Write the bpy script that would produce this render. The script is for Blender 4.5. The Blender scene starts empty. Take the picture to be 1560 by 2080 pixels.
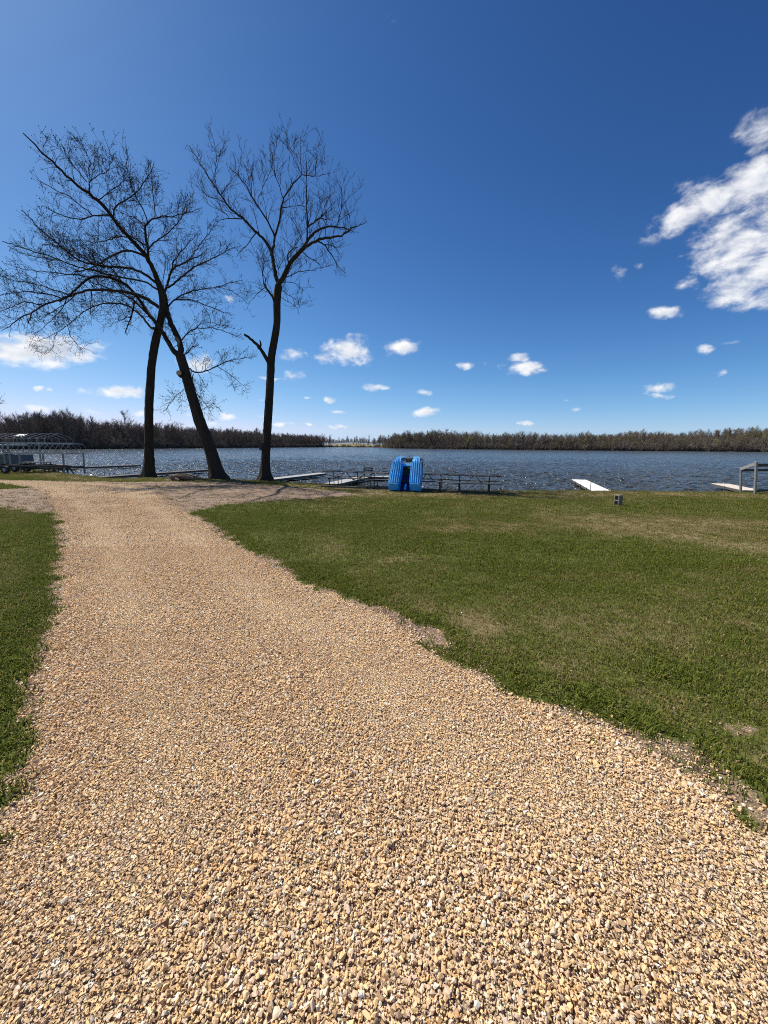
import bpy, bmesh, math, random
import numpy as np
from mathutils import Vector, Matrix, Euler

random.seed(7); RNG = np.random.default_rng(7)
R = math.radians
scene = bpy.context.scene
COL = scene.collection

# ------------------------------------------------------------------ camera
CAM_Z, PITCH, ROLL = 1.6, R(9.78), R(0.33)
cam = bpy.data.cameras.new('camera'); cam_o = bpy.data.objects.new('camera', cam); COL.objects.link(cam_o)
cam.sensor_fit = 'HORIZONTAL'; cam.sensor_width = 36; cam.lens = 18.0
cam.clip_start = 0.05; cam.clip_end = 20000
CAM_M = Matrix.Translation((0, 0, CAM_Z)) @ Matrix.Rotation(R(90) - PITCH, 4, 'X') @ Matrix.Rotation(ROLL, 4, 'Z')
cam_o.matrix_world = CAM_M
scene.camera = cam_o

# ------------------------------------------------------------------ light
SUN_AZ, SUN_EL = R(-60), R(51)          # azimuth from +Y, negative = left
SUN_D = Vector((math.sin(SUN_AZ) * math.cos(SUN_EL), math.cos(SUN_AZ) * math.cos(SUN_EL), math.sin(SUN_EL)))
sun = bpy.data.lights.new('sun', 'SUN'); sun.energy = 5.0; sun.angle = R(0.53); sun.color = (1.0, 0.93, 0.82)
sun_o = bpy.data.objects.new('sun', sun); COL.objects.link(sun_o)
sun_o.rotation_euler = SUN_D.to_track_quat('Z', 'Y').to_euler()
scene.view_settings.view_transform = 'Standard'; scene.view_settings.look = 'None'
scene.view_settings.exposure = 0.4; scene.view_settings.gamma = 1.0
scene.view_settings.use_curve_mapping = False
scene.render.engine = 'CYCLES'
scene.cycles.use_denoising = False
scene.cycles.pixel_filter_type = 'BLACKMAN_HARRIS'; scene.cycles.filter_width = 1.05
scene.cycles.max_bounces = 4; scene.cycles.transparent_max_bounces = 4
scene.cycles.sample_clamp_indirect = 4.0
scene.cycles.sample_clamp_direct = 6.0
scene.cycles.caustics_reflective = False; scene.cycles.caustics_refractive = False

# ------------------------------------------------------------------ layout helpers (pixel of the 1560x2080 photo -> place)
C3 = np.array(CAM_M.to_3x3())
def ray(px, py):
    v = C3 @ np.array([px - 780.0, 1040.0 - py, -780.0]); return v / np.linalg.norm(v)
def at(px, py, Y):
    d = ray(px, py); t = Y / d[1]; return Vector((d[0] * t, Y, CAM_Z + d[2] * t))
def onz(px, py, z):
    d = ray(px, py); t = (z - CAM_Z) / d[2]; return Vector((d[0] * t, d[1] * t, z))

# ------------------------------------------------------------------ node helpers
class NT:
    def __init__(s, tree): s.t = tree; s.n = tree.nodes; s.l = tree.links
    def add(s, typ, ins=None, **kw):
        n = s.n.new(typ)
        for k, v in kw.items(): setattr(n, k, v)
        for k, v in (ins or {}).items(): s.set(n, k, v)
        return n
    def set(s, n, k, v):
        if isinstance(v, bpy.types.NodeSocket): s.l.new(v, n.inputs[k])
        elif isinstance(v, bpy.types.Node): s.l.new(v.outputs[0], n.inputs[k])
        else: n.inputs[k].default_value = v
    def math(s, op, a, b=0.0, c=0.0, clamp=False):
        n = s.n.new('ShaderNodeMath'); n.operation = op; n.use_clamp = clamp
        for i, v in enumerate((a, b, c)): s.set(n, i, v)
        return n.outputs[0]
    def mix(s, f, a, b, blend='MIX'):
        n = s.n.new('ShaderNodeMix'); n.data_type = 'RGBA'; n.blend_type = blend
        s.set(n, 0, f); s.set(n, 6, a); s.set(n, 7, b); return n.outputs[2]
    def ramp(s, f, stops, interp='LINEAR'):
        n = s.n.new('ShaderNodeValToRGB'); e = n.color_ramp.elements; n.color_ramp.interpolation = interp
        while len(e) < len(stops): e.new(0.5)
        for i, (p, c) in enumerate(stops):
            e[i].position = p; e[i].color = (*c, 1) if len(c) == 3 else c
        s.set(n, 0, f); return n.outputs[0]
    def noise(s, vec, scale, detail=4, rough=0.55, dist=0.0):
        n = s.n.new('ShaderNodeTexNoise'); n.inputs['Scale'].default_value = scale
        n.inputs['Detail'].default_value = detail; n.inputs['Roughness'].default_value = rough
        n.inputs['Distortion'].default_value = dist
        if vec is not None: s.set(n, 'Vector', vec)
        return n.outputs[0]
    def smooth(s, v, a, b):
        n = s.n.new('ShaderNodeMapRange'); n.interpolation_type = 'SMOOTHSTEP'
        s.set(n, 0, v); s.set(n, 1, a); s.set(n, 2, b); return n.outputs[0]

def material(name, rough=0.7, metal=0.0, spec=0.5):
    m = bpy.data.materials.new(name); m.use_nodes = True
    nt = NT(m.node_tree); bsdf = m.node_tree.nodes['Principled BSDF']
    bsdf.inputs['Roughness'].default_value = rough; bsdf.inputs['Metallic'].default_value = metal
    bsdf.inputs['Specular IOR Level'].default_value = spec
    return m, nt, bsdf
def bump(nt, bsdf, h, strength=0.5, dist=0.01):
    b = nt.add('ShaderNodeBump', {'Strength': strength, 'Distance': dist, 'Height': h})
    nt.l.new(b.outputs[0], bsdf.inputs['Normal']); return b
def simple_mat(name, c1, c2, scale=6.0, rough=0.6, metal=0.0, bumps=0.15, bdist=0.004, stretch=(1, 1, 1), spec=0.4):
    m, nt, b = material(name, rough, metal, spec)
    tc = nt.add('ShaderNodeTexCoord'); mp = nt.add('ShaderNodeMapping', {'Vector': tc.outputs['Object'], 'Scale': stretch})
    oi = nt.add('ShaderNodeObjectInfo')
    n = nt.noise(mp.outputs[0], scale, 5, 0.6)
    n2 = nt.noise(mp.outputs[0], scale * 7, 3, 0.6)
    f = nt.math('ADD', nt.math('MULTIPLY', nt.smooth(n, 0.3, 0.7), 0.75), nt.math('MULTIPLY', oi.outputs['Random'], 0.25))
    c = nt.mix(f, (*c1, 1), (*c2, 1))
    nt.l.new(c, b.inputs['Base Color'])
    nt.set(b, 'Roughness', nt.math('ADD', rough - 0.08, nt.math('MULTIPLY', n2, 0.16)))
    bump(nt, b, n2, bumps, bdist)
    return m

# ------------------------------------------------------------------ world: sky and clouds
world = bpy.data.worlds.new('World'); scene.world = world; world.use_nodes = True
wt = NT(world.node_tree); wt.n.clear()
sky = wt.add('ShaderNodeTexSky', sky_type='NISHITA', sun_disc=False)
sky.sun_elevation = SUN_EL; sky.sun_rotation = SUN_AZ
sky.altitude = 0; sky.air_density = 0.6; sky.dust_density = 0.3; sky.ozone_density = 1.5
wtc = wt.add('ShaderNodeTexCoord'); WD = wtc.outputs['Generated']
wsx = wt.add('ShaderNodeSeparateXYZ', {0: WD}); wcx = wt.add('ShaderNodeCombineXYZ', {0: wsx.outputs[0], 1: wsx.outputs[1], 2: wt.math('MAXIMUM', wsx.outputs[2], .038)})
wnm = wt.add('ShaderNodeVectorMath', {0: wcx.outputs[0]}, operation='NORMALIZE'); wt.l.new(wnm.outputs[0], sky.inputs['Vector'])
gam = wt.add('ShaderNodeGamma', {'Color': sky.outputs[0], 'Gamma': 1.583})
sku = wt.add('ShaderNodeVectorMath', {0: gam.outputs[0], 1: (.0481, .0771, .095)}, operation='MULTIPLY')     # camera's blue-sky response, with a soft shoulder
skd = wt.add('ShaderNodeVectorMath', {0: sku.outputs[0], 1: (.212, .753, .651), 2: (1, 1, 1)}, operation='MULTIPLY_ADD')
skq = wt.add('ShaderNodeVectorMath', {0: sku.outputs[0], 1: skd.outputs[0]}, operation='DIVIDE')
hsv = wt.add('ShaderNodeVectorMath', {0: skq.outputs[0], 'Scale': 10.0}, operation='SCALE')
bg_sky = wt.add('ShaderNodeBackground', {'Color': hsv.outputs[0], 'Strength': 0.0758})
# every cloud: place in the sky (direction), half width, half height, density
CLOUDS = [
 (85, 714, 140, 36, 1.6), (150, 727, 66, 20, 1.3), (25, 718, 80, 30, 1.5), (100, 700, 60, 24, 1.2), (232, 795, 78, 14, 1.0), (205, 788, 30, 14, .8), (275, 796, 40, 14, .9),
 (80, 790, 14, 5, .7), (104, 792, 9, 4, .6), (90, 828, 42, 12, 1.0), (180, 838, 34, 7, .7), (284, 838, 20, 9, .9), (402, 741, 40, 24, 1.05), (468, 604, 16, 14, .55),
 (458, 846, 20, 8, .9), (432, 859, 18, 7, .8), (385, 826, 16, 5, .7), (382, 843, 14, 6, .7),
 (597, 720, 36, 14, .85), (622, 716, 8, 6, .7), (708, 712, 52, 36, 1.15), (672, 692, 18, 14, .8), (662, 728, 34, 14, .8), (735, 712, 26, 18, .9),
 (808, 703, 44, 20, .95), (590, 765, 34, 14, 1.0), (560, 769, 38, 6, .8), (763, 786, 28, 10, .95), (860, 797, 22, 7, .85), (864, 838, 34, 11, 1.0),
 (622, 807, 11, 4, .8), (673, 811, 13, 8, .9), (685, 836, 20, 5, .8), (530, 814, 16, 5, .7), (568, 861, 18, 6, .9), (594, 861, 12, 5, .7), (627, 862, 9, 4, .7), (682, 866, 22, 6, .85), (540, 846, 20, 5, .8),
 (945, 742, 20, 9, .9), (986, 743, 9, 8, .5), (1056, 747, 58, 15, 1.05), (1053, 729, 24, 13, .95), (1100, 751, 16, 7, .7), (1068, 859, 18, 6, .85), (1170, 834, 16, 6, .6), (1148, 812, 9, 5, .45),
 (1332, 789, 38, 14, 1.0), (1340, 806, 28, 7, .85), (1438, 711, 24, 10, .6), (1470, 757, 18, 7, .6), (1492, 694, 20, 6, .4),
 (1505, 490, 135, 84, 1.2), (1375, 440, 66, 40, .95), (1455, 408, 120, 54, .85), (1535, 372, 95, 56, 1.0), (1500, 595, 96, 44, 1.15), (1570, 520, 80, 100, 1.1),
 (1384, 580, 46, 18, .95), (1350, 633, 46, 16, .9), (1552, 268, 60, 54, .95), (1256, 552, 26, 16, .55), (1295, 542, 26, 12, .4), (1320, 455, 50, 40, .42), (788, 32, 40, 30, .35),
]
for _ in range(14):        # the same fair-weather clouds go on round the rest of the sky
    a = random.uniform(60, 300); e = random.choice([3, 5, 7, 10, 14, 20, 30]) + random.uniform(-1, 1)
    CLOUDS.append(('dir', a, e, random.uniform(3, 9) * (1 + e / 15), random.uniform(1, 2.5) * (1 + e / 15), random.uniform(.8, 1.1)))
warpn = wt.add('ShaderNodeTexNoise', {'Scale': 30.0, 'Detail': 3.0, 'Vector': WD})
wsub = wt.add('ShaderNodeVectorMath', {0: warpn.outputs['Color'], 1: (.5, .5, .5)}, operation='SUBTRACT')
wscl = wt.add('ShaderNodeVectorMath', {0: wsub.outputs[0], 'Scale': 0.02}, operation='SCALE')
WP = wt.add('ShaderNodeVectorMath', {0: WD, 1: wscl.outputs[0]}, operation='ADD').outputs[0]
acc = None
for c in CLOUDS:
    if c[0] == 'dir':
        _, a, e, rx, rz, amp = c; a, e = R(a), R(e)
        d = np.array([math.sin(a) * math.cos(e), math.cos(a) * math.cos(e), math.sin(e)])
        ex = np.array([math.cos(a), -math.sin(a), 0]); ex /= np.linalg.norm(ex); sx, sz = R(rx), R(rz)
    else:
        px, py, rx, rz, amp = c
        d = ray(px, py); e1 = ray(px + rx, py) - d; e2 = ray(px, py - rz) - d
        sx, sz = np.linalg.norm(e1), np.linalg.norm(e2)
        ex = e1 - d * np.dot(e1, d); ex /= np.linalg.norm(ex)
    ez = np.cross(ex, d); 
    if ez[2] < 0: ez = -ez
    ey = np.cross(ez, ex)
    M3 = Matrix(np.column_stack([ex, ey, ez]).tolist())
    mp = wt.add('ShaderNodeMapping', {'Vector': WP, 'Location': tuple(d), 'Rotation': M3.to_euler(), 'Scale': (sx * 1.25, 0.5, sz * 1.25)}, vector_type='TEXTURE')
    gr = wt.add('ShaderNodeTexGradient', {'Vector': mp.outputs[0]}, gradient_type='SPHERICAL')
    v = wt.math('MULTIPLY', gr.outputs[1], amp)
    acc = v if acc is None else wt.math('MAXIMUM', acc, v)
nmap = wt.add('ShaderNodeMapping', {'Vector': WD, 'Scale': (1, 1, 1.7)})
nmap2 = wt.add('ShaderNodeMapping', {'Vector': WD, 'Scale': (1, 1, 1.7), 'Location': tuple(SUN_D * 0.018)})
n1 = wt.noise(nmap.outputs[0], 16, 9, 0.62, 0.25); n2 = wt.noise(nmap2.outputs[0], 16, 9, 0.62, 0.25)
dens = wt.math('ADD', acc, wt.math('MULTIPLY', wt.math('SUBTRACT', n1, 0.5), 2.5))
alpha = wt.smooth(dens, 0.16, 1.08)
alpha = wt.math('MULTIPLY', alpha, wt.smooth(acc, 0.0, 0.30))
alpha = wt.math('MULTIPLY', alpha, 0.96)
shade = wt.math('ADD', wt.math('MULTIPLY', wt.math('SUBTRACT', n1, n2), 2.4), 0.80)
shade = wt.math('SUBTRACT', shade, wt.math('MULTIPLY', wt.smooth(dens, 0.55, 1.25), 0.28), clamp=True)
ccol = wt.mix(shade, (0.50, 0.56, 0.68, 1), (1.0, 1.0, 1.0, 1))
bg_cl = wt.add('ShaderNodeBackground', {'Color': ccol, 'Strength': 0.79})
mixs = wt.add('ShaderNodeMixShader', {0: alpha, 1: bg_sky.outputs[0], 2: bg_cl.outputs[0]})
wo = wt.add('ShaderNodeOutputWorld', {'Surface': mixs.outputs[0]})
world.cycles.sampling_method = 'MANUAL'; world.cycles.sample_map_resolution = 256

# ------------------------------------------------------------------ object helpers
def tag(o, label=None, cat=None, group=None, kind=None):
    if label: o['label'] = label
    if cat: o['category'] = cat
    if group: o['group'] = group
    if kind: o['kind'] = kind
    return o
def empty(name, loc=(0, 0, 0), rz=0.0):
    o = bpy.data.objects.new(name, None); COL.objects.link(o); o.location = loc; o.rotation_euler = (0, 0, rz)
    o.empty_display_size = 0.2; return o
def link_mesh(name, me, mat, parent=None):
    o = bpy.data.objects.new(name, me); COL.objects.link(o)
    if mat is not None and not me.materials: me.materials.append(mat)
    o.parent = parent; return o
def mesh_np(name, verts, faces_flat, sizes, smooth=False):
    me = bpy.data.meshes.new(name)
    verts = np.asarray(verts, dtype=np.float32); faces_flat = np.asarray(faces_flat, dtype=np.int32); sizes = np.asarray(sizes, dtype=np.int32)
    me.vertices.add(len(verts)); me.vertices.foreach_set('co', verts.ravel())
    me.loops.add(len(faces_flat)); me.loops.foreach_set('vertex_index', faces_flat)
    me.polygons.add(len(sizes)); st = np.zeros(len(sizes), np.int32); st[1:] = np.cumsum(sizes)[:-1]
    me.polygons.foreach_set('loop_start', st)
    me.update(calc_edges=True)
    me.polygons.foreach_set('use_smooth', np.full(len(sizes), bool(smooth)))
    return me
def tubes(P, Rd, sides=4):
    """P (N,n,3), Rd (N,n) -> verts, quad faces"""
    P = np.asarray(P, float); Rd = np.asarray(Rd, float); N, n, _ = P.shape
    T = np.empty_like(P); T[:, 1:-1] = P[:, 2:] - P[:, :-2]; T[:, 0] = P[:, 1] - P[:, 0]; T[:, -1] = P[:, -1] - P[:, -2]
    T /= np.linalg.norm(T, axis=2, keepdims=True) + 1e-9
    ref = np.where((np.abs(T[:, :1, 2:3]) > 0.85), np.array([1.0, 0, 0]), np.array([0, 0, 1.0]))
    U = np.cross(T, np.broadcast_to(ref, T.shape)); U /= np.linalg.norm(U, axis=2, keepdims=True) + 1e-9
    V = np.cross(T, U)
    a = np.linspace(0, 2 * np.pi, sides, endpoint=False)
    ring = P[:, :, None] + Rd[:, :, None, None] * (U[:, :, None] * np.cos(a)[:, None] + V[:, :, None] * np.sin(a)[:, None])
    verts = ring.reshape(-1, 3)
    idx = np.arange(N * n * sides).reshape(N, n, sides)
    a0 = idx[:, :-1]; a1 = idx[:, 1:]
    q = np.stack([a0, np.roll(a0, -1, axis=2), np.roll(a1, -1, axis=2), a1], axis=-1).reshape(-1, 4)
    return verts, q
class MB:
    """collects simple solids for one mesh"""
    def __init__(s): s.bm = bmesh.new()
    def box(s, c, size, rot=None, bev=0.0):
        r = bmesh.ops.create_cube(s.bm, size=1.0)['verts']
        M = Matrix.Translation(c) @ (rot.to_4x4() if rot is not None else Matrix.Identity(4)) @ Matrix.Diagonal((*size, 1))
        bmesh.ops.transform(s.bm, matrix=M, verts=r)
        if bev > 0:
            es = list({e for v in r for e in v.link_edges})
            bmesh.ops.bevel(s.bm, geom=es, offset=bev, segments=1, affect='EDGES')
        return s
    def bar(s, a, b, w, h=None, bev=0.0):
        a, b = Vector(a), Vector(b); d = b - a
        q = d.to_track_quat('Y', 'Z').to_matrix()
        return s.box((a + b) / 2, (w, d.length, h or w), q, bev)
    def pipe(s, pts, r, sides=8, r2=None):
        P = np.array([[*p] for p in pts])[None]; n = P.shape[1]
        rr = np.linspace(r, r2 if r2 is not None else r, n)[None]
        v, q = tubes(P, rr, sides); vs = [s.bm.verts.new(x) for x in v]
        for f in q: s.bm.faces.new([vs[i] for i in f])
        s.bm.faces.new(vs[:sides][::-1]); s.bm.faces.new(vs[-sides:]); return s
    def loft(s, rings, cap=True):
        prev = None; all_ = []
        for rg in rings:
            vs = [s.bm.verts.new(p) for p in rg]; all_.append(vs)
            if prev:
                k = len(vs)
                for i in range(k): s.bm.faces.new((prev[i], prev[(i + 1) % k], vs[(i + 1) % k], vs[i]))
            prev = vs
        if cap: s.bm.faces.new(all_[0][::-1]); s.bm.faces.new(all_[-1])
        return s
    def build(s, name, mat, parent=None, smooth=False):
        bmesh.ops.recalc_face_normals(s.bm, faces=s.bm.faces)
        me = bpy.data.meshes.new(name); s.bm.to_mesh(me); s.bm.free()
        if smooth:
            me.polygons.foreach_set('use_smooth', np.ones(len(me.polygons), bool))
            try: me.set_sharp_from_angle(angle=R(40))
            except Exception: pass
        return link_mesh(name, me, mat, parent)

# ------------------------------------------------------------------ numpy value noise
def _hash(i, j, s):
    h = (i * 374761393 + j * 668265263 + s * 974711) & 0xffffffff
    h = ((h ^ (h >> 13)) * 1274126177) & 0xffffffff
    return ((h ^ (h >> 16)) & 0xffff) / 65535.0
def vnoise(x, y, s=0):
    x = np.asarray(x, float); y = np.asarray(y, float)
    i = np.floor(x).astype(np.int64); j = np.floor(y).astype(np.int64); fx = x - i; fy = y - j
    fx = fx * fx * (3 - 2 * fx); fy = fy * fy * (3 - 2 * fy)
    a = _hash(i, j, s); b = _hash(i + 1, j, s); c = _hash(i, j + 1, s); d = _hash(i + 1, j + 1, s)
    return a + (b - a) * fx + (c - a) * fy + (a - b - c + d) * fx * fy
def fbm(x, y, s=0, o=4, g=0.5):
    t = 0; a = 1; n = 0
    for k in range(o):
        t = t + a * vnoise(x * 2 ** k, y * 2 ** k, s + k); n += a; a *= g
    return t / n
def sstep(v, a, b):
    t = np.clip((v - a) / (b - a), 0, 1); return t * t * (3 - 2 * t)

# ------------------------------------------------------------------ terrain
WATER_Z = -1.85
EDGE_PX = [(2100, 1012), (1800, 1006), (1560, 1002), (1240, 998), (1060, 999), (900, 997), (800, 991), (650, 985), (600, 982), (480, 975), (400, 973), (300, 971), (215, 973), (150, 966), (100, 958), (40, 951), (-60, 946), (-400, 950)]
EDGE = np.array([onz(a, b, -0.5)[:2] for a, b in EDGE_PX]); EDGE = EDGE[np.argsort(EDGE[:, 0])]
def edge_y(x):
    return np.interp(x, EDGE[:, 0], EDGE[:, 1])
def height(x, y):
    x = np.asarray(x, float); y = np.asarray(y, float)
    z = -0.5 * sstep(y, 0, 17) + 0.02 * (fbm(x * .5, y * .5, 3, 3) - .5)
    z = z + 0.05 * (fbm(x * .15, y * .15, 9, 2) - .5) * sstep(y, 6, 14)
    e = edge_y(x) + 0.5 * (fbm(x * .6, y * 0 + 3, 5, 3) - .5)
    d = y - e
    z = z - sstep(d, -0.2, 4.5) * 2.2 + 0.03 * np.exp(-(d / .7) ** 2)
    return z
def h1(x, y): return float(height(np.array([x]), np.array([y]))[0])
def ground(px, py):
    d = ray(px, py); z = 0.0
    for _ in range(14):
        t = (z - CAM_Z) / d[2]; z = 0.5 * z + 0.5 * h1(d[0] * t, min(d[1] * t, edge_y(d[0] * t) - .2))
    t = (z - CAM_Z) / d[2]; return Vector((d[0] * t, d[1] * t, z))
def wpoly(px, extra_front=None):
    P = [tuple(ground(a, b)[:2]) for a, b in px]
    return np.array(P)
G_PX = [(0, 1705), (35, 1640), (62, 1540), (70, 1450), (95, 1340), (118, 1240), (128, 1130), (130, 1080), (118, 1048), (108, 1020), (96, 1003), (70, 991), (0, 981), (-90, 979), (-90, 974), (0, 975), (80, 977), (200, 981), (290, 986), (315, 1002), (345, 1022), (385, 1043), (500, 1120), (620, 1185), (760, 1245), (850, 1300), (950, 1370), (1060, 1430), (1170, 1462), (1270, 1505), (1380, 1565), (1480, 1640), (1560, 1692)]
GRAVEL = np.vstack([wpoly(G_PX), [(2.4, .3), (3.2, -3), (4, -12), (-2.5, -12), (-1.6, -3), (-1.45, .4)]])
D_PX = [(-90, 1033), (0, 1034), (118, 1047), (140, 1062), (345, 1030), (385, 1043), (450, 1027), (560, 1018), (650, 1012), (730, 1005), (700, 997), (640, 993), (560, 986), (480, 980), (350, 978), (250, 979), (150, 977), (0, 974), (-90, 972)]
DIRT = wpoly(D_PX)
ISLE = wpoly([(-90, 982), (0, 982), (60, 984), (80, 988), (50, 992), (0, 994), (-90, 995)])
DIRT2 = wpoly([(700, 1215), (790, 1235), (860, 1262), (935, 1292), (928, 1335), (860, 1318), (760, 1250)])
DIRT3 = wpoly([(1260, 1480), (1390, 1495), (1470, 1560), (1560, 1625), (1560, 1685), (1470, 1630), (1370, 1560)])
DIRT4 = wpoly([(1430, 1448), (1500, 1462), (1570, 1482), (1540, 1502), (1470, 1490)])
def sdist(poly, x, y):
    """signed distance, positive inside"""
    x = np.asarray(x, float); y = np.asarray(y, float)
    best = np.full(x.shape, 1e9); ins = np.zeros(x.shape, bool)
    for (ax, ay), (bx, by) in zip(poly, np.roll(poly, -1, axis=0)):
        ex, ey = bx - ax, by - ay; wx, wy = x - ax, y - ay
        t = np.clip((wx * ex + wy * ey) / (ex * ex + ey * ey + 1e-12), 0, 1)
        best = np.minimum(best, np.hypot(wx - ex * t, wy - ey * t))
        c = (ay > y) != (by > y)
        with np.errstate(divide='ignore', invalid='ignore'):
            c &= x < ax + (y - ay) * ex / (ey if ey != 0 else 1e-12)
        ins ^= c
    return np.where(ins, best, -best)
def blob(x, y, px, py, rx, ry):
    c = ground(px, py); return np.exp(-((x - c.x) / rx) ** 2 - ((y - c.y) / ry) ** 2)
def surface(x, y):
    """gravel, bare, dry : 0..1 each"""
    wob = (fbm(x * 3.0, y * 3.0, 21, 4) - .5)
    wob2 = fbm(x * 7.0, y * 7.0, 24, 4, .6) - .5
    near = np.clip((y - .5) / 7, .25, 1)
    sg = sdist(GRAVEL, x, y) + wob * .24 * near + wob2 * .24
    gravel = sstep(sg, -.04, .05)
    sd = sdist(DIRT, x, y) + wob * .7
    bare = sstep(sd, -.25, .35) * (1 - sstep(sdist(ISLE, x, y) + wob * .4, -.1, .15))
    for p, w in ((DIRT2, .9), (DIRT3, .62), (DIRT4, .9)):
        bare = np.maximum(bare, w * sstep(sdist(p, x, y) + wob * .16 + wob2 * .22, -.05, .08))
    bare = np.maximum(bare, .9 * sstep(sg, (-.30 - .25 * fbm(x * 1.3, y * 1.3, 31, 2)) * np.maximum(near, .4), .0) * sstep(fbm(x * 2.2, y * 2.2, 44, 3), .36, .52))
    e = edge_y(x) - y
    strip = np.exp(-((e - 1.0) / 1.1) ** 2)
    dry = .24 + .62 * (fbm(x * .55, y * .55, 51, 4) - .5) + 1.1 * (fbm(x * 2.3, y * 2.3, 57, 4, .65) - .5)
    dry = dry + .42 * strip * sstep(y, 12, 16)
    dry = dry + .5 * blob(x, y, 1420, 1062, 4.5, 1.4) + .4 * blob(x, y, 1540, 1120, 1.5, 2.5) + .25 * blob(x, y, 1150, 1270, 1.6, .7)
    dry = dry + .35 * blob(x, y, 700, 1004, 4.0, 1.2) + .2 * blob(x, y, 1050, 1010, 5, 1)
    dry = dry - .5 * blob(x, y, 1350, 1130, 2.2, .9) - .3 * blob(x, y, 1150, 1110, 2.0, .9) - .45 * blob(x, y, 520, 1060, 3.0, 1.8) - .3 * blob(x, y, 60, 1075, 2.0, 2.4)
    dry = dry - .35 * np.exp(-((sg + .25) / .22) ** 2)
    return gravel, bare, np.clip(dry, 0, 1)

def grid_axis(segs):
    out = [segs[0][0]]
    for a, b, st in segs:
        n = max(1, int(round((b - a) / st))); out += list(np.linspace(a, b, n + 1)[1:])
    return np.array(out)
gx = grid_axis([(-90, -40, 2), (-40, -8, .3), (-8, -4, .12), (-4, 4, .06), (4, 8, .12), (8, 40, .3), (40, 120, 3)])
gy = grid_axis([(-40, -6, 3), (-6, .4, .3), (.4, 6, .05), (6, 12, .1), (12, 50, .25), (50, 60, 2)])
X, Y = np.meshgrid(gx, gy); Z = height(X.ravel(), Y.ravel())
gr_, ba_, dr_ = surface(X.ravel(), Y.ravel())
Z = Z + 0.012 * gr_ * (fbm(X.ravel() * 1.1, Y.ravel() * 1.1, 77, 3) - .5) * 2
nx, ny = len(gx), len(gy); I = np.arange(nx * ny).reshape(ny, nx)
F = np.stack([I[:-1, :-1], I[:-1, 1:], I[1:, 1:], I[1:, :-1]], -1).reshape(-1, 4)
gme = mesh_np('ground', np.column_stack([X.ravel(), Y.ravel(), Z]), F.ravel(), np.full(len(F), 4), True)
for nm, arr in (('gravel', gr_), ('bare', ba_), ('dry', dr_)):
    at_ = gme.attributes.new(nm, 'FLOAT', 'POINT'); at_.data.foreach_set('value', arr.astype(np.float32))

def stone_color(nt, rnd):
    return nt.ramp(rnd, [(0.0, (0.190, 0.131, 0.093)), (.05, (0.401, 0.271, 0.165)), (.15, (0.632, 0.428, 0.234)), (.28, (0.801, 0.564, 0.282)), (.38, (0.674, 0.460, 0.292)), (.50, (0.842, 0.637, 0.360)), (.60, (0.738, 0.439, 0.195)), (.68, (0.822, 0.648, 0.448)), (.77, (0.695, 0.501, 0.370)), (.85, (0.548, 0.449, 0.360)), (.91, (0.822, 0.690, 0.487)), (.96, (0.632, 0.574, 0.477)), (1.0, (0.926, 0.919, 0.780))])
m_ground, nt, b = material('ground_mat', 0.95, 0, .2)
geo = nt.add('ShaderNodeNewGeometry'); POS = geo.outputs['Position']
aG = nt.add('ShaderNodeAttribute', attribute_name='gravel').outputs['Fac']
aB = nt.add('ShaderNodeAttribute', attribute_name='bare').outputs['Fac']
aD = nt.add('ShaderNodeAttribute', attribute_name='dry').outputs['Fac']
v1 = nt.add('ShaderNodeTexVoronoi', {'Vector': POS, 'Scale': 48.0, 'Randomness': 1.0})
v2 = nt.add('ShaderNodeTexVoronoi', {'Vector': POS, 'Scale': 48.0, 'Randomness': 1.0}, feature='DISTANCE_TO_EDGE')
rnd = nt.add('ShaderNodeSeparateColor', {0: v1.outputs['Color']}).outputs[0]
gcol = stone_color(nt, rnd)
crev = nt.smooth(v2.outputs['Distance'], 0.0, 0.16)
gcol = nt.mix(crev, (.32, .23, .13, 1), gcol)
big = nt.noise(POS, 0.9, 4, .6); med = nt.noise(POS, 7, 5, .65); fine = nt.noise(POS, 60, 4, .7)
dmap = nt.add('ShaderNodeMapping', {'Vector': POS, 'Scale': (.55, 1.6, 1), 'Rotation': (0, 0, R(-8))})
streak = nt.noise(dmap.outputs[0], 3.2, 6, .72); litter = nt.noise(POS, 26, 3, .8)
dcol = nt.mix(nt.smooth(streak, .34, .66), (.125, .086, .063, 1), (.30, .215, .155, 1))
dcol = nt.mix(nt.math('MULTIPLY', nt.smooth(litter, .52, .66), .75), dcol, (.075, .052, .038, 1))
dcol = nt.mix(nt.math('MULTIPLY', nt.smooth(litter, .44, .34), .5), dcol, (.38, .285, .20, 1))
dcol = nt.mix(nt.math('MULTIPLY', nt.smooth(v1.outputs['Distance'], .28, .08), .7), dcol, gcol)
gcol = nt.mix(nt.math('MULTIPLY', nt.smooth(big, .3, .7), .22), gcol, nt.mix(.5, gcol, (.42, .30, .22, 1)))
thatch = nt.mix(fine, (.10, .085, .04, 1), (.30, .235, .125, 1))
lawn = nt.mix(fine, (.055, .070, .014, 1), (.135, .150, .032, 1))
lcol = nt.mix(nt.smooth(nt.math('ADD', aD, nt.math('MULTIPLY', nt.math('SUBTRACT', med, .5), .9)), .25, .75), lawn, thatch)
col = nt.mix(nt.smooth(nt.math('ADD', aB, nt.math('MULTIPLY', nt.math('SUBTRACT', fine, .5), .8)), .3, .7), lcol, dcol)
col = nt.mix(nt.smooth(nt.math('ADD', aG, nt.math('MULTIPLY', nt.math('SUBTRACT', fine, .5), .6)), .35, .65), col, gcol)
nt.l.new(col, b.inputs['Base Color'])
hgt = nt.math('ADD', nt.math('MULTIPLY', crev, aG), nt.math('MULTIPLY', fine, .8))
bump(nt, b, hgt, 0.9, 0.012)
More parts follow.
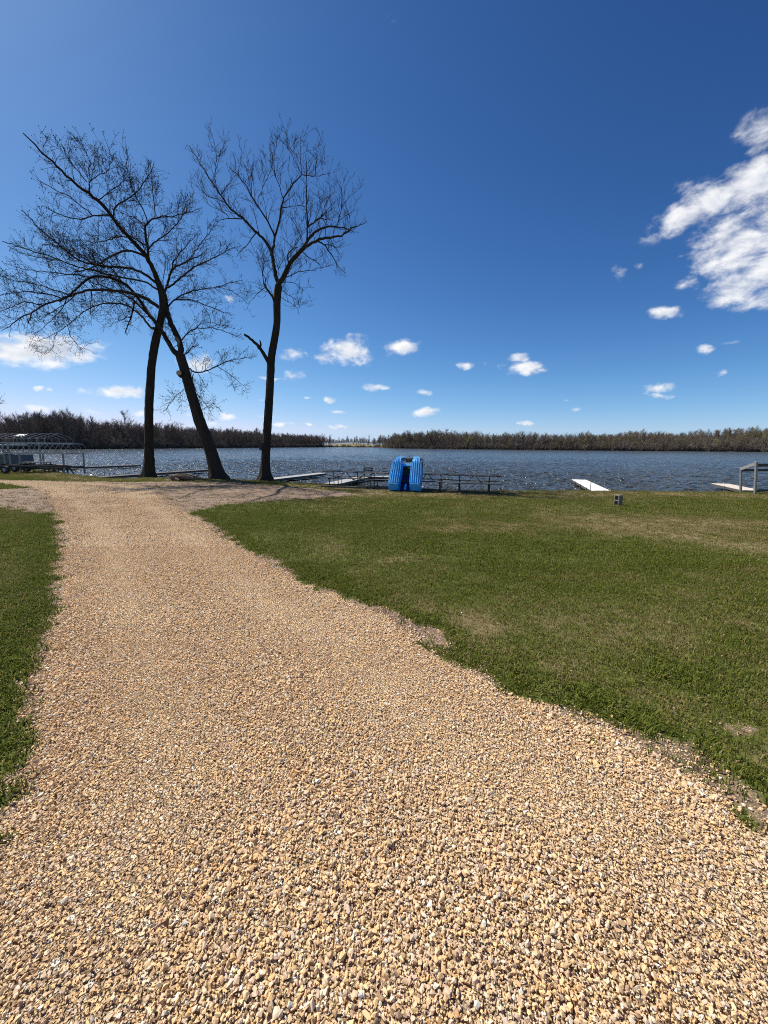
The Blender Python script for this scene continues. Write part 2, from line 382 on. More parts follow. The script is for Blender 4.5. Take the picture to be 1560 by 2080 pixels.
og = link_mesh('ground', gme, m_ground); tag(og, kind='structure')

# ------------------------------------------------------------------ scatter by instances (one object holds its prototypes and its points)
def scatter(name, protos, pts, rot, scl, idx, attrs, mat, face_attr=None, smooth=False):
    V, Fl, S, kind, fa = [], [], [], [], []; off = 0
    for k, (v, fcs) in enumerate(protos):
        V.append(v); kind.append(np.full(len(v), k))
        for f in fcs: Fl.extend([i + off for i in f]); S.append(len(f))
        if face_attr is not None: fa.append(face_attr[k])
        off += len(v)
    n0 = off; V.append(pts); kind.append(np.full(len(pts), -1))
    me = mesh_np(name, np.vstack(V), Fl, S, smooth); kind = np.concatenate(kind); N = len(kind)
    def put(nm, typ, arr, fld='value'):
        a = me.attributes.new(nm, typ, 'POINT'); a.data.foreach_set(fld, arr)
    put('kind', 'INT', kind.astype(np.int32))
    full = np.zeros((N, 3), np.float32); full[n0:] = rot; put('rot', 'FLOAT_VECTOR', full.ravel(), 'vector')
    full = np.ones((N, 3), np.float32); full[n0:] = scl; put('scl', 'FLOAT_VECTOR', full.ravel(), 'vector')
    full = np.zeros(N, np.int32); full[n0:] = idx; put('idx', 'INT', full)
    for nm, arr in attrs.items():
        full = np.zeros(N, np.float32); full[n0:] = arr; put(nm, 'FLOAT', full)
    if face_attr is not None:
        full = np.zeros(N, np.float32); full[:n0] = np.concatenate(fa); put('blade', 'FLOAT', full)
    o = link_mesh(name, me, mat)
    ng = bpy.data.node_groups.new(name + '_nodes', 'GeometryNodeTree')
    ng.interface.new_socket('Geometry', in_out='INPUT', socket_type='NodeSocketGeometry')
    ng.interface.new_socket('Geometry', in_out='OUTPUT', socket_type='NodeSocketGeometry')
    n = ng.nodes; l = ng.links
    gi = n.new('NodeGroupInput'); go = n.new('NodeGroupOutput')
    ak = n.new('GeometryNodeInputNamedAttribute'); ak.data_type = 'INT'; ak.inputs[0].default_value = 'kind'
    g2i = n.new('GeometryNodeGeometryToInstance')
    def sep(k):
        c = n.new('FunctionNodeCompare'); c.data_type = 'INT'; c.operation = 'EQUAL'
        ia = [s for s in c.inputs if s.enabled and s.name == 'A'][0]; ib = [s for s in c.inputs if s.enabled and s.name == 'B'][0]
        l.new([s for s in ak.outputs if s.enabled][0], ia); ib.default_value = k
        s = n.new('GeometryNodeSeparateGeometry'); s.domain = 'POINT'
        l.new(gi.outputs[0], s.inputs[0]); l.new(c.outputs[0], s.inputs[1]); return s.outputs[0]
    for k in range(len(protos)): l.new(sep(k), g2i.inputs[0])
    iop = n.new('GeometryNodeInstanceOnPoints')
    l.new(sep(-1), iop.inputs['Points']); l.new(g2i.outputs[0], iop.inputs['Instance']); iop.inputs['Pick Instance'].default_value = True
    def named(nm, typ):
        a = n.new('GeometryNodeInputNamedAttribute'); a.data_type = typ; a.inputs[0].default_value = nm
        return [s for s in a.outputs if s.enabled][0]
    l.new(named('idx', 'INT'), iop.inputs['Instance Index'])
    e2r = n.new('FunctionNodeEulerToRotation'); l.new(named('rot', 'FLOAT_VECTOR'), e2r.inputs[0]); l.new(e2r.outputs[0], iop.inputs['Rotation'])
    l.new(named('scl', 'FLOAT_VECTOR'), iop.inputs['Scale'])
    l.new(iop.outputs[0], go.inputs[0])
    md = o.modifiers.new('scatter', 'NODES'); md.node_group = ng
    return o
def jitter(x0, x1, y0, y1, cell, margin=.35):
    xs = np.arange(x0, x1, cell); ys = np.arange(y0, y1, cell)
    Xg, Yg = np.meshgrid(xs, ys); Xg = Xg.ravel() + RNG.uniform(0, cell, Xg.size); Yg = Yg.ravel() + RNG.uniform(0, cell, Yg.size)
    k = np.abs(Xg) < Yg * 1.06 + margin
    return Xg[k], Yg[k]

# ------------------------------------------------------------------ gravel stones
stones = []
for k in range(18):
    bm = bmesh.new()
    sx, sy, sz = random.uniform(.85, 1.25), random.uniform(.62, .95), random.uniform(.42, .72)
    for i in range(random.randint(9, 14)):
        v = Vector([random.gauss(0, 1) for _ in range(3)]).normalized() * random.uniform(.82, 1.05)
        bm.verts.new((v.x * sx * .5, v.y * sy * .5, v.z * sz * .5))
    ret = bmesh.ops.convex_hull(bm, input=bm.verts)
    bmesh.ops.delete(bm, geom=[e for e in ret['geom_interior'] if isinstance(e, bmesh.types.BMVert)], context='VERTS')
    bm.verts.ensure_lookup_table(); bm.verts.index_update()
    stones.append((np.array([v.co[:] for v in bm.verts]), [[v.index for v in f.verts] for f in bm.faces])); bm.free()
PX, PY, SZ, LIFT = [], [], [], []
for (x0, x1, y0, y1, cell, s0, s1, lift) in ((-4.5, 3.5, .35, 3.2, .0135, .010, .026, 1.0), (-4.5, 3.5, .35, 3.0, .0105, .006, .012, 1.2),
                                             (-7, 3.5, 3.2, 6.5, .016, .011, .028, 1.0), (-14, 1, 6.5, 15, .031, .016, .034, 1.0), (-32, -1, 11, 30, .065, .022, .042, .8)):
    x, y = jitter(x0, x1, y0, y1, cell)
    g, ba, dr = surface(x, y)
    if y0 == 6.5: g = g * (1 - sstep(y, 10.5, 15))
    if y0 == 11: g = g * sstep(y, 10.5, 14)
    sgd = np.maximum(0, -sdist(GRAVEL, x, y)); stray = np.clip(ba, 0, 1) * (.10 + .5 * np.exp(-sgd / .22)) + .0022 + .12 * np.exp(-sgd / .10)
    k = RNG.random(len(x)) < np.maximum(g, stray); x, y, g = x[k], y[k], g[k]
    sgd = sdist(GRAVEL, x, y)
    track = np.exp(-((sgd - .75 + .25 * fbm(x * .5, y * .5, 95, 2)) / .28) ** 2)       # wheel tracks: finer, crushed stone
    patch = (.78 + .55 * fbm(x * 1.6, y * 1.6, 91, 3)) * (1 - .30 * track)
    s = (s0 + (s1 - s0) * RNG.random(len(x)) ** 1.9) * patch
    s = np.where(RNG.random(len(x)) < .012, s * 1.5, s)
    PX.append(x); PY.append(y); SZ.append(s); LIFT.append(RNG.uniform(0, .010, len(x)) * lift * np.maximum(g, .1))
PX, PY, SZ, LIFT = map(np.concatenate, (PX, PY, SZ, LIFT))
PZ = height(PX, PY) + SZ * .18 + LIFT
N = len(PX)
rot = np.column_stack([RNG.normal(0, .38, N), RNG.normal(0, .38, N), RNG.uniform(0, 6.28, N)])
m_stone, nt, b = material('gravel_stone', .95, 0, .1)
oi = nt.add('ShaderNodeObjectInfo'); geo = nt.add('ShaderNodeNewGeometry')
c = stone_color(nt, oi.outputs['Random'])
nn = nt.noise(geo.outputs['Position'], 160, 4, .65); bigp = nt.noise(geo.outputs['Position'], .9, 4, .6)
c = nt.mix(nt.math('MULTIPLY', nn, .4), c, nt.mix(.6, c, (.34, .22, .12, 1)))
c = nt.mix(nt.math('MULTIPLY', nt.smooth(bigp, .3, .7), .22), c, nt.mix(.35, c, (.46, .34, .22, 1)))
nt.l.new(c, b.inputs['Base Color']); bump(nt, b, nn, .5, .002)
o = scatter('gravel', stones, np.column_stack([PX, PY, PZ]), rot, np.repeat(SZ[:, None], 3, 1), RNG.integers(0, len(stones), N), {}, m_stone)
tag(o, 'tan and cream crushed stones covering the driveway', 'gravel', kind='stuff')
print('stones', N)

# ------------------------------------------------------------------ grass
tufts, tattr = [], []
for k in range(10):
    V, Fc, A = [], [], []
    for j in range(18):
        r = .055 * math.sqrt(random.random()); th = random.uniform(0, 6.28); bx, by = r * math.cos(th), r * math.sin(th)
        L = random.uniform(.018, .045); lean = random.uniform(.1, 1.0); az = random.uniform(0, 6.28); w = random.uniform(.0016, .003)
        dx, dy = math.cos(az), math.sin(az); sx, sy = -dy * w, dx * w; a = random.random(); i = len(V)
        p1 = (bx + dx * L * lean * .35, by + dy * L * lean * .35, L * .6); zt = L * (1 - .45 * lean)
        p2 = (bx + dx * L * lean, by + dy * L * lean, max(zt, L * .4))
        V += [(bx - sx, by - sy, -.004), (bx + sx, by + sy, -.004), (p1[0] - sx * .8, p1[1] - sy * .8, p1[2]), (p1[0] + sx * .8, p1[1] + sy * .8, p1[2]), p2]
        Fc += [(i, i + 1, i + 3, i + 2), (i + 2, i + 3, i + 4)]; A += [a] * 5
    tufts.append((np.array(V), Fc)); tattr.append(np.array(A))
PX, PY, SZ, DR = [], [], [], []
for (x0, x1, y0, y1, cell, sc) in ((-6, 7, .9, 5.5, .042, 1.0), (-12, 12, 5.5, 11, .062, 1.2), (-32, 28, 11, 34, .105, 1.75)):
    x, y = jitter(x0, x1, y0, y1, cell, .6)
    k = y < edge_y(x) + 1.2; x, y = x[k], y[k]
    g, ba, dr = surface(x, y)
    p = (1 - sstep(g, .02, .5)) * (1 - .95 * sstep(ba + .55 * (fbm(x * 1.7, y * 1.7, 68, 3) - .5), .2, .8))
    p = p * (1 - .45 * sstep(dr, .55, .95)) + .05 * sstep(fbm(x * 4, y * 4, 73, 3), .56, .68) * np.exp(-np.maximum(0, sdist(GRAVEL, x, y)) / .12)
    k = RNG.random(len(x)) < p; x, y, dr, ba, g = x[k], y[k], dr[k], ba[k], g[k]
    lush = np.exp(-((sdist(GRAVEL, x, y) + .2) / .18) ** 2) if y0 < 6 else 0
    s = sc * RNG.uniform(.65, 1.25, len(x)) * (.75 + .5 * fbm(x * 1.2, y * 1.2, 63, 3)) * (1.08 - .35 * dr) * (1 + .22 * lush)
    PX.append(x); PY.append(y); SZ.append(s); DR.append(dr)
PX, PY, SZ, DR = map(np.concatenate, (PX, PY, SZ, DR)); N = len(PX)
rot = np.column_stack([RNG.normal(0, .12, N), RNG.normal(0, .12, N), RNG.uniform(0, 6.28, N)])
m_grass, nt, b = material('grass_blade', .75, 0, .12)
ab = nt.add('ShaderNodeAttribute', attribute_name='blade').outputs['Fac']
ad = nt.add('ShaderNodeAttribute', attribute_name='dry', attribute_type='INSTANCER').outputs['Fac']
oi = nt.add('ShaderNodeObjectInfo').outputs['Random']
gcol = nt.ramp(nt.math('FRACT', nt.math('MULTIPLY', ab, 7.3)), [(0, (.054, .080, .011)), (.5, (.128, .156, .020)), (1, (.225, .236, .044))])
scol = nt.ramp(nt.math('FRACT', nt.math('MULTIPLY', ab, 13.7)), [(0, (.17, .125, .045)), (.5, (.31, .24, .105)), (1, (.46, .37, .19))])
thr = nt.math('ADD', nt.math('MULTIPLY', ad, .85), nt.math('MULTIPLY', nt.math('SUBTRACT', oi, .5), .25))
isdry = nt.math('LESS_THAN', ab, thr)
c = nt.mix(isdry, gcol, scol)
nt.l.new(c, b.inputs['Base Color'])
tr = nt.add('ShaderNodeBsdfTranslucent', {'Color': c}); mx = nt.add('ShaderNodeMixShader', {0: .3, 1: b.outputs[0], 2: tr.outputs[0]})
nt.l.new(mx.outputs[0], m_grass.node_tree.nodes['Material Output'].inputs['Surface'])
o = scatter('grass', tufts, np.column_stack([PX, PY, height(PX, PY)]), rot, np.repeat(SZ[:, None], 3, 1), RNG.integers(0, len(tufts), N), {'dry': DR}, m_grass, tattr)
tag(o, 'short mown lawn grass, green mixed with dry straw', 'grass', kind='stuff')
print('tufts', N)

# fallen leaves and bits of bark
lv_v = np.array([(-.5, -.3, 0), (.0, -.45, .12), (.5, -.1, .02), (.45, .3, .14), (0, .4, 0), (-.45, .2, .1)]); N = 900
lx, ly = RNG.uniform(-14, 16, N), RNG.uniform(1.5, 24, N) ; k = (np.abs(lx) < ly * 1.06 + .3) & (ly < edge_y(lx) - .3); k &= (surface(lx, ly)[0] < .4); lx, ly = lx[k], ly[k]; N = len(lx)
m_leaf = simple_mat('dead_leaf', (.05, .034, .022), (.17, .115, .065), 3, .9)
o = scatter('leaf_litter', [(lv_v, [(0, 1, 2, 3, 4, 5)]), (lv_v * np.array([1.3, .5, 1]), [(0, 1, 2, 3, 4, 5)])], np.column_stack([lx, ly, height(lx, ly) + .02]), np.column_stack([RNG.normal(0, .35, N), RNG.normal(0, .35, N), RNG.uniform(0, 6.28, N)]), np.repeat(RNG.uniform(.015, .045, N)[:, None], 3, 1), RNG.integers(0, 2, N), {}, m_leaf)
tag(o, 'scattered dead leaves and bark bits on lawn and drive', 'leaves', kind='stuff')

# ------------------------------------------------------------------ lake
th = np.linspace(R(-52), R(52), 900)
rr = [19.0]
while rr[-1] < 1100: rr.append(rr[-1] * (1.0032 if rr[-1] < 90 else 1.0075 if rr[-1] < 250 else 1.025))
rr = np.array(rr); TH, RR = np.meshgrid(th, rr); X = (RR * np.sin(TH)).ravel(); Y = (RR * np.cos(TH)).ravel()
Z = np.zeros_like(X); rf = RR.ravel()
for k in range(72):
    lam = 0.38 * (2.0 / .38) ** RNG.random(); kk = 2 * np.pi / lam; a = R(-14) + RNG.normal(0, .38)   # short wind chop, crests along the shore
    amp = .0075 * lam ** .95 * RNG.uniform(.6, 1.3)
    ph = kk * (X * math.sin(a) * -1 + Y * math.cos(a) * -1) + RNG.uniform(0, 6.28)
    fade = np.clip(1.7 - rf * .0032 / lam * 2.4, 0, 1)
    sn = np.sin(ph); Z += amp * fade * (sn + .25 * np.cos(2 * ph))
Z *= .50 + .85 * fbm(X * .045, Y * .045, 83, 3)
nx, ny = len(th), len(rr); I = np.arange(nx * ny).reshape(ny, nx)
F = np.stack([I[:-1, :-1], I[:-1, 1:], I[1:, 1:], I[1:, :-1]], -1).reshape(-1, 4)
wme = mesh_np('lake_water', np.column_stack([X, Y, WATER_Z + Z]), F.ravel(), np.full(len(F), 4), True)
m_water, nt, b = material('lake_water_mat', .16, 0, .5)
b.inputs['IOR'].default_value = 1.33
geo = nt.add('ShaderNodeNewGeometry')
mp = nt.add('ShaderNodeMapping', {'Vector': geo.outputs['Position'], 'Scale': (.6, 1.0, 1), 'Rotation': (0, 0, R(8))})
w1 = nt.noise(mp.outputs[0], 5.0, 3, .6); w2 = nt.noise(mp.outputs[0], 1.3, 3, .6); w3 = nt.noise(mp.outputs[0], .02, 3, .5)
nt.l.new(nt.mix(w3, (.038, .043, .040, 1), (.060, .062, .055, 1)), b.inputs['Base Color'])
mp2 = nt.add('ShaderNodeMapping', {'Vector': geo.outputs['Position'], 'Scale': (1.0, .30, 1), 'Rotation': (0, 0, R(6))})
gust = nt.smooth(nt.noise(mp2.outputs[0], 1.1, 3, .6), .38, .62); lane = nt.noise(mp2.outputs[0], .06, 3, .55)
amp_ = nt.math('MULTIPLY', nt.math('ADD', .45, nt.math('MULTIPLY', gust, 1.1)), nt.math('ADD', .55, nt.math('MULTIPLY', lane, .9)))
hh = nt.math('MULTIPLY', amp_, nt.math('ADD', nt.math('MULTIPLY', w1, .085), nt.math('MULTIPLY', w2, .25)))
bw = bump(nt, b, hh, 1.0, 1.0); bw.inputs['Filter Width'].default_value = 0.01
o = link_mesh('lake_water', wme, m_water); tag(o, kind='structure')

# ------------------------------------------------------------------ far shore
FAR_PX = [(-700, 190), (-300, 215), (-100, 235), (150, 262), (300, 330), (450, 450), (600, 660), (680, 850), (760, 830), (800, 560), (1000, 450), (1200, 395), (1560, 352), (1800, 330), (2300, 300)]
FAR = np.array([at(px, 905, d)[:2] for px, d in FAR_PX])
seg = np.linalg.norm(np.diff(FAR, axis=0), axis=1); cum = np.concatenate([[0], np.cumsum(seg)])
def far_pt(s):
    return np.array([np.interp(s, cum, FAR[:, 0]), np.interp(s, cum, FAR[:, 1])])
def far_nrm(s):
    a = far_pt(max(0, s - 6)); b_ = far_pt(min(cum[-1], s + 6)); t = (b_ - a) / np.linalg.norm(b_ - a); return np.array([-t[1], t[0]])
S_RIGHT = float(np.interp(800, [p[0] for p in FAR_PX], cum)); S_GAP0 = float(np.interp(640, [p[0] for p in FAR_PX], cum))
ss = np.linspace(0, cum[-1], 260); dd = np.array([-4, 0, 2, 6, 14, 30, 60, 110, 200, 500, 1500, 6000])
V = []
def far_h(s, d):
    px = np.interp(s, cum, [p[0] for p in FAR_PX])
    hill = 4.5 * sstep(np.array(px), 1150, 1330) + 3.5 * sstep(np.array(px), 1400, 1560) + 1.6 * math.sin(px * .021) * float(sstep(np.array(px), 1100, 1300))
    field = 5.5 * (1 - min(1, abs(px - 715) / 90))
    base = -2.6 if d <= -4 else WATER_Z - .2 if d <= 0 else WATER_Z + .6 if d <= 2 else WATER_Z + 1.0 + .03 * min(d, 60)
    return base + (float(hill) + max(0, field)) * float(sstep(np.array(float(d)), 4, 95))
for s in ss:
    p = far_pt(s); n = far_nrm(s)
    px = np.interp(s, cum, [q[0] for q in FAR_PX]); c_ = p / np.linalg.norm(p)
    for d in dd:
        dirn = n if d <= 30 else (n * .3 + c_ * .7); q = p + dirn * d
        if d > 100: q = p + c_ * d
        V.append((*q, far_h(s, d)))
nx, ny = len(dd), len(ss); I = np.arange(nx * ny).reshape(ny, nx)
F = np.stack([I[:-1, :-1], I[:-1, 1:], I[1:, 1:], I[1:, :-1]], -1).reshape(-1, 4)
m_far, nt, b = material('far_shore_mat', .95, 0, .1)
geo = nt.add('ShaderNodeNewGeometry'); n_ = nt.noise(geo.outputs['Position'], .05, 5, .6)
nt.l.new(nt.ramp(n_, [(.3, (.06, .046, .03)), (.5, (.115, .09, .055)), (.62, (.07, .07, .03)), (.75, (.13, .105, .065))]), b.inputs['Base Color'])
o = link_mesh('far_shore', mesh_np('far_shore', np.array(V), F.ravel(), np.full(len(F), 4), True), m_far); tag(o, kind='structure')
V = []
for px in np.linspace(628, 800, 30):
    s_ = float(np.interp(px, [p[0] for p in FAR_PX], cum)); p = far_pt(s_); c_ = p / np.linalg.norm(p)
    for d in (7, 16, 30, 60, 110): V.append((*(p + c_ * d), far_h(s_, d) + .9))
I = np.arange(150).reshape(30, 5); F = np.stack([I[:-1, :-1], I[:-1, 1:], I[1:, 1:], I[1:, :-1]], -1).reshape(-1, 4)
m_field = simple_mat('stubble_field', (.19, .15, .085), (.13, .125, .05), .05, .95, 0, .1, .01)
o = link_mesh('field', mesh_np('field', np.array(V), F.ravel(), np.full(len(F), 4), True), m_field); tag(o, kind='structure')
sheet = mesh_np('land', np.array([(-9000, -9000, -4.2), (9000, -9000, -4.2), (9000, 9000, -4.2), (-9000, 9000, -4.2)]), [0, 1, 2, 3], [4])
o = link_mesh('land', sheet, m_far); tag(o, kind='structure')

# ------------------------------------------------------------------ bare trees : growth
def unit(v): return v / (np.linalg.norm(v) + 1e-9)
def perp_rand(t):
    r = RNG.normal(0, 1, 3); r -= t * np.dot(r, t); return unit(r)
def shoot(p, d, L, n, up, wig):
    pts = [p]; d = unit(d)
    for i in range(n - 1):
        d = unit(d + np.array([0, 0, up]) / n + RNG.normal(0, wig, 3)); pts.append(pts[-1] + d * L / (n - 1))
    return np.array(pts)
def point_on(P, t):
    f = t * (len(P) - 1); i = min(int(f), len(P) - 2); return P[i] + (P[i + 1] - P[i]) * (f - i), unit(P[i + 1] - P[i])
def make_far_tree(seed, H):
    global RNG
    keep = RNG; RNG = np.random.default_rng(seed)
    T = shoot(np.zeros(3), np.array([RNG.normal(0, .06), RNG.normal(0, .06), 1.0]), H * .78, 5, .3, .07)
    lv = {5: [], 4: [], 3: []}; rd = {5: [], 4: [], 3: []}
    r0 = H * .0115
    lv[5].append(T); rd[5].append(np.array([1, .85, .66, .42, .2]) * r0)
    subs = []
    nb = 16 + seed % 5
    for k in range(nb):
        t = .10 + .90 * (k + RNG.random()) / nb; p, d = point_on(T, min(t, .995))
        dirn = unit(np.array([0, 0, 1.0]) * RNG.uniform(.5, 1.3) + perp_rand(d) * RNG.uniform(.45, .85))
        L = H * RNG.uniform(.17, .36) * (1.2 - .65 * t)
        P = shoot(p, dirn, L, 5, .7, .15); r = r0 * RNG.uniform(.24, .42) * (1.2 - .6 * t)
        lv[5].append(P); rd[5].append(np.linspace(r, r * .25, 5)); subs.append((P, L, r))
    subs.append((T[2:], H * .3, r0 * .3))
    for P, L, r in subs:
        for j in range(9):
            t = RNG.uniform(.2, 1); p, d = point_on(P, t)
            dirn = unit(d + perp_rand(d) * RNG.uniform(.4, .9) + np.array([0, 0, .3])); l2 = L * RNG.uniform(.25, .5)
            Q = shoot(p, dirn, l2, 4, .5, .18); lv[4].append(Q); rd[4].append(np.linspace(max(.03, r * .36), .022, 4))
            for m in range(4):
                t = RNG.uniform(.2, 1); p, d = point_on(Q, t)
                W = shoot(p, unit(d + perp_rand(d) * .7), l2 * RNG.uniform(.35, .8), 3, .4, .2); lv[3].append(W); rd[3].append(np.array([.024, .019, .012]) * H / 20)
    V, Q, off = [], [], 0
    for n, sd in ((5, 5), (4, 3), (3, 3)):
        v, q = tubes(np.array(lv[n]), np.array(rd[n]), sd); V.append(v); Q.append(q + off); off += len(v)
    RNG = keep
    V = np.vstack(V); V *= H / V[:, 2].max()
    q = np.vstack(Q); return V, q
def bark_mat(name, c1, c2, sc=6):
    m, nt, b = material(name, .95, 0, .15)
    tc = nt.add('ShaderNodeTexCoord'); mp = nt.add('ShaderNodeMapping', {'Vector': tc.outputs['Object'], 'Scale': (1, 1, .22)})
    n = nt.noise(mp.outputs[0], sc, 6, .7); n2 = nt.noise(mp.outputs[0], sc * 3.5, 4, .7); oi = nt.add('ShaderNodeObjectInfo').outputs['Random']
    f = nt.math('ADD', nt.math('MULTIPLY', nt.smooth(n, .3, .7), .6), nt.math('MULTIPLY', oi, .4))
    nt.l.new(nt.mix(f, (*c1, 1), (*c2, 1)), b.inputs['Base Color'])
    bump(nt, b, nt.math('ADD', n, nt.math('MULTIPLY', n2, .5)), 1.0, .03); return m
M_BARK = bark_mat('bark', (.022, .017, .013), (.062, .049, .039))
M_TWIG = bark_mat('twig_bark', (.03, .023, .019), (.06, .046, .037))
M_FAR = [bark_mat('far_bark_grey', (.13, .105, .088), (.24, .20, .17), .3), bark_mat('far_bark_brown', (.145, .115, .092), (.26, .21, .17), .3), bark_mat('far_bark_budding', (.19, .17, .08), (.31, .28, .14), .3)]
protos = []
for k in range(9):
    v, q = make_far_tree(100 + k, 20.0); protos.append(mesh_np('far_tree', v, q.ravel(), np.full(len(q), 4)))
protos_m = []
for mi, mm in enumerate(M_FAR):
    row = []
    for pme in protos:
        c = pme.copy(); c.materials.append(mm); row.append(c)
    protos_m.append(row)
def far_tree(x, y, z, H, mi, label, group, k=None):
    me = protos_m[mi][RNG.integers(0, 9) if k is None else k]
    o = bpy.data.objects.new('bare_tree', me); COL.objects.link(o)
    o.location = (x, y, z - .3); s = H / 20.0; wd = RNG.uniform(.8, 1.15); o.scale = (s * wd, s * wd, s); o.rotation_euler = (RNG.normal(0, .03), RNG.normal(0, .03), RNG.uniform(0, 6.28))
    return tag(o, label, 'tree', group)
count = 0; fill = []; cnt = dict(L=0, G=0, M=0, R=0)
s = 0.0
while s < cum[-1]:
    px = float(np.interp(s, cum, [p[0] for p in FAR_PX])); p = far_pt(s); n = far_nrm(s); dist = np.linalg.norm(p)
    gap = 655 < px < 790
    inview = -60 < px < 1620
    step = 7.5 if gap else 4.2 if px < 1100 else 2.6
    for row, d in enumerate((3, 8, 14, 22, 32, 45, 60, 78) if px < 660 else (3, 6, 10, 15, 22, 30, 40, 52)):
        if gap and row > 1: continue
        if gap and RNG.random() < .3: continue
        q = p + n * (d + RNG.uniform(-3, 3)) + np.array([RNG.normal(0, 1.6), RNG.normal(0, 1.6)])
        if px < 660: H = RNG.normal(19.6, 2.0)
        elif gap: H = RNG.normal(15, 5); q = q + n * RNG.uniform(0, 60)
        elif px < 900: H = RNG.normal(16.0, 3.0) + 4.0 * float(sstep(np.array(px), 800, 900))
        elif px < 1200: H = RNG.normal(17.0, 1.8) - 3.5 * float(sstep(np.array(px), 1080, 1200))
        else: H = RNG.normal(11.0, 1.6)
        H = max(4, H) * (.72 if row == 0 else 1.0) * (.80 + .42 * float(vnoise(s / 26 + row * .15, .5, 7)))
        if px < 220: H *= 1.08
        z = far_h(s, d + (40 if px > 1150 and row > 3 else 0)) if not gap else far_h(s, d)
        mi = 0 if px < 660 else int(RNG.choice([0, 1, 2], p=[.3, .55, .15])) if px < 1150 else int(RNG.choice([0, 1, 2], p=[.2, .5, .3]))
        lim = 'L' if px < 660 else 'G' if gap else 'M' if px < 1180 else 'R'
        if inview and row in (0, 1, 2) and cnt[lim] < {'L': 110, 'G': 40, 'M': 75, 'R': 70}[lim]:
            if px < 660: lab, grp = 'bare grey tree in the tall dark wood across the water, left of the open field', 'trees of the left wood'
            elif gap: lab, grp = 'small bare tree at the open field on the far shore', 'trees at the far field'
            elif px < 1180: lab, grp = 'bare brown tree in the wood across the water behind the blue boat', 'trees of the middle wood'
            else: lab, grp = 'bare brown tree on the low hills across the water at the right', 'trees of the right hills'
            if row == 0 or gap or RNG.random() < .12:
                far_tree(q[0], q[1], z, H, mi, lab, grp); count += 1; cnt[lim] += 1
            else: fill.append((q[0], q[1], z - .3, H / 20, mi))
        else: fill.append((q[0], q[1], z - .3, H / 20, mi))
    if px > 1150:   # wooded hillside rising behind the shore
        for d in (46, 52, 58, 64, 70, 76, 82, 88, 96, 104, 112, 122, 134):
            c_ = unit(p); q = p + c_ * (d + RNG.uniform(-8, 8)) + np.array([RNG.normal(0, 2), RNG.normal(0, 2)])
            fill.append((q[0], q[1], far_h(s, min(d, 95)) - .3, max(5, RNG.normal(9.5, 1.4)) * (.72 + .6 * float(vnoise(s / 30, d / 30, 8))) / 20, int(RNG.choice([0, 1, 2], p=[.2, .4, .4]))))
    s += step * RNG.uniform(.7, 1.3)
for px in np.linspace(610, 830, 150):      # thin line of woods beyond the field
    s_ = float(np.interp(px, [p[0] for p in FAR_PX], cum)); p = far_pt(s_); c_ = unit(p)
    for d in (150, 175):
        q = p + c_ * (d + RNG.uniform(-12, 12)); fill.append((q[0], q[1], far_h(s_, 110) - .5, max(5, RNG.normal(13 if 670 < px < 770 else 18, 4)) / 20, int(RNG.choice([0, 1]))))
print('far trees', count, 'fill', len(fill))
fill = np.array(fill)
pv = [(np.array([v.co[:] for v in me.vertices]), [tuple(p.vertices) for p in me.polygons]) for me in protos]
for mi, nm, lab in ((0, 'grey_woods', 'mass of bare grey trees standing deep in the far woods'), (1, 'brown_woods', 'mass of bare brown trees standing deep in the far woods'), (2, 'budding_woods', 'mass of yellow-green budding trees deep in the far woods')):
    f = fill[fill[:, 4] == mi]; N = len(f)
    sc = np.repeat(f[:, 3:4], 3, 1) * np.column_stack([RNG.uniform(.85, 1.25, N)] * 2 + [np.ones(N)])
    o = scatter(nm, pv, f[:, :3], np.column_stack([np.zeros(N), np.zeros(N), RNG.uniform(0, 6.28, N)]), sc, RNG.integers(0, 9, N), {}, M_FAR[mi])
    tag(o, lab, 'woods', kind='stuff')
# undergrowth along the far shore: twiggy brush
def make_brush(seed):
    g = np.random.default_rng(seed); P, Rr = [], []
    for i in range(46):
        a = g.uniform(0, 6.28); r = g.uniform(0, 1.6); b0 = np.array([math.cos(a) * r, math.sin(a) * r, -.2])
        d = unit(np.array([g.normal(0, .5), g.normal(0, .5), 1.0])); L = g.uniform(1.0, 3.2)
        m1 = b0 + d * L * .5 + g.normal(0, .15, 3); e = b0 + d * L + g.normal(0, .4, 3); P.append([b0, m1, e]); Rr.append([.05, .04, .015])
        for j in range(3):
            t = g.uniform(.3, 1); p0 = b0 + (e - b0) * t; P.append([p0, p0 + g.normal(0, .35, 3), p0 + g.normal(0, .7, 3) + np.array([0, 0, .3])]); Rr.append([.035, .03, .015])
    v, q = tubes(np.array(P), np.array(Rr), 3); return v, [tuple(x) for x in q]
bp = [make_brush(k) for k in range(5)]; pts = []
s = 0.0
while s < cum[-1]:
    px = float(np.interp(s, cum, [p[0] for p in FAR_PX])); p = far_pt(s); n = far_nrm(s)
    for k in range((8 if px < 660 else 5) if not 655 < px < 790 else int(RNG.random() < .3)):
        d = RNG.uniform(1.0, 14 if k < 5 else 45); q = p + n * d; pts.append((*q, far_h(s, d)))
    s += 1.5
pts = np.array(pts); N = len(pts)
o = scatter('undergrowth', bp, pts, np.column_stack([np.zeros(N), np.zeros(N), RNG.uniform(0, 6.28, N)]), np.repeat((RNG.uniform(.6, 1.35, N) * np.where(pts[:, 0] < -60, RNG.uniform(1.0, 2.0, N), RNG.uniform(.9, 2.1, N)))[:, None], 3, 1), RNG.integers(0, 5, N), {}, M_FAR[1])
tag(o, 'leafless brush along the waterline of the far shore', 'undergrowth', kind='stuff')

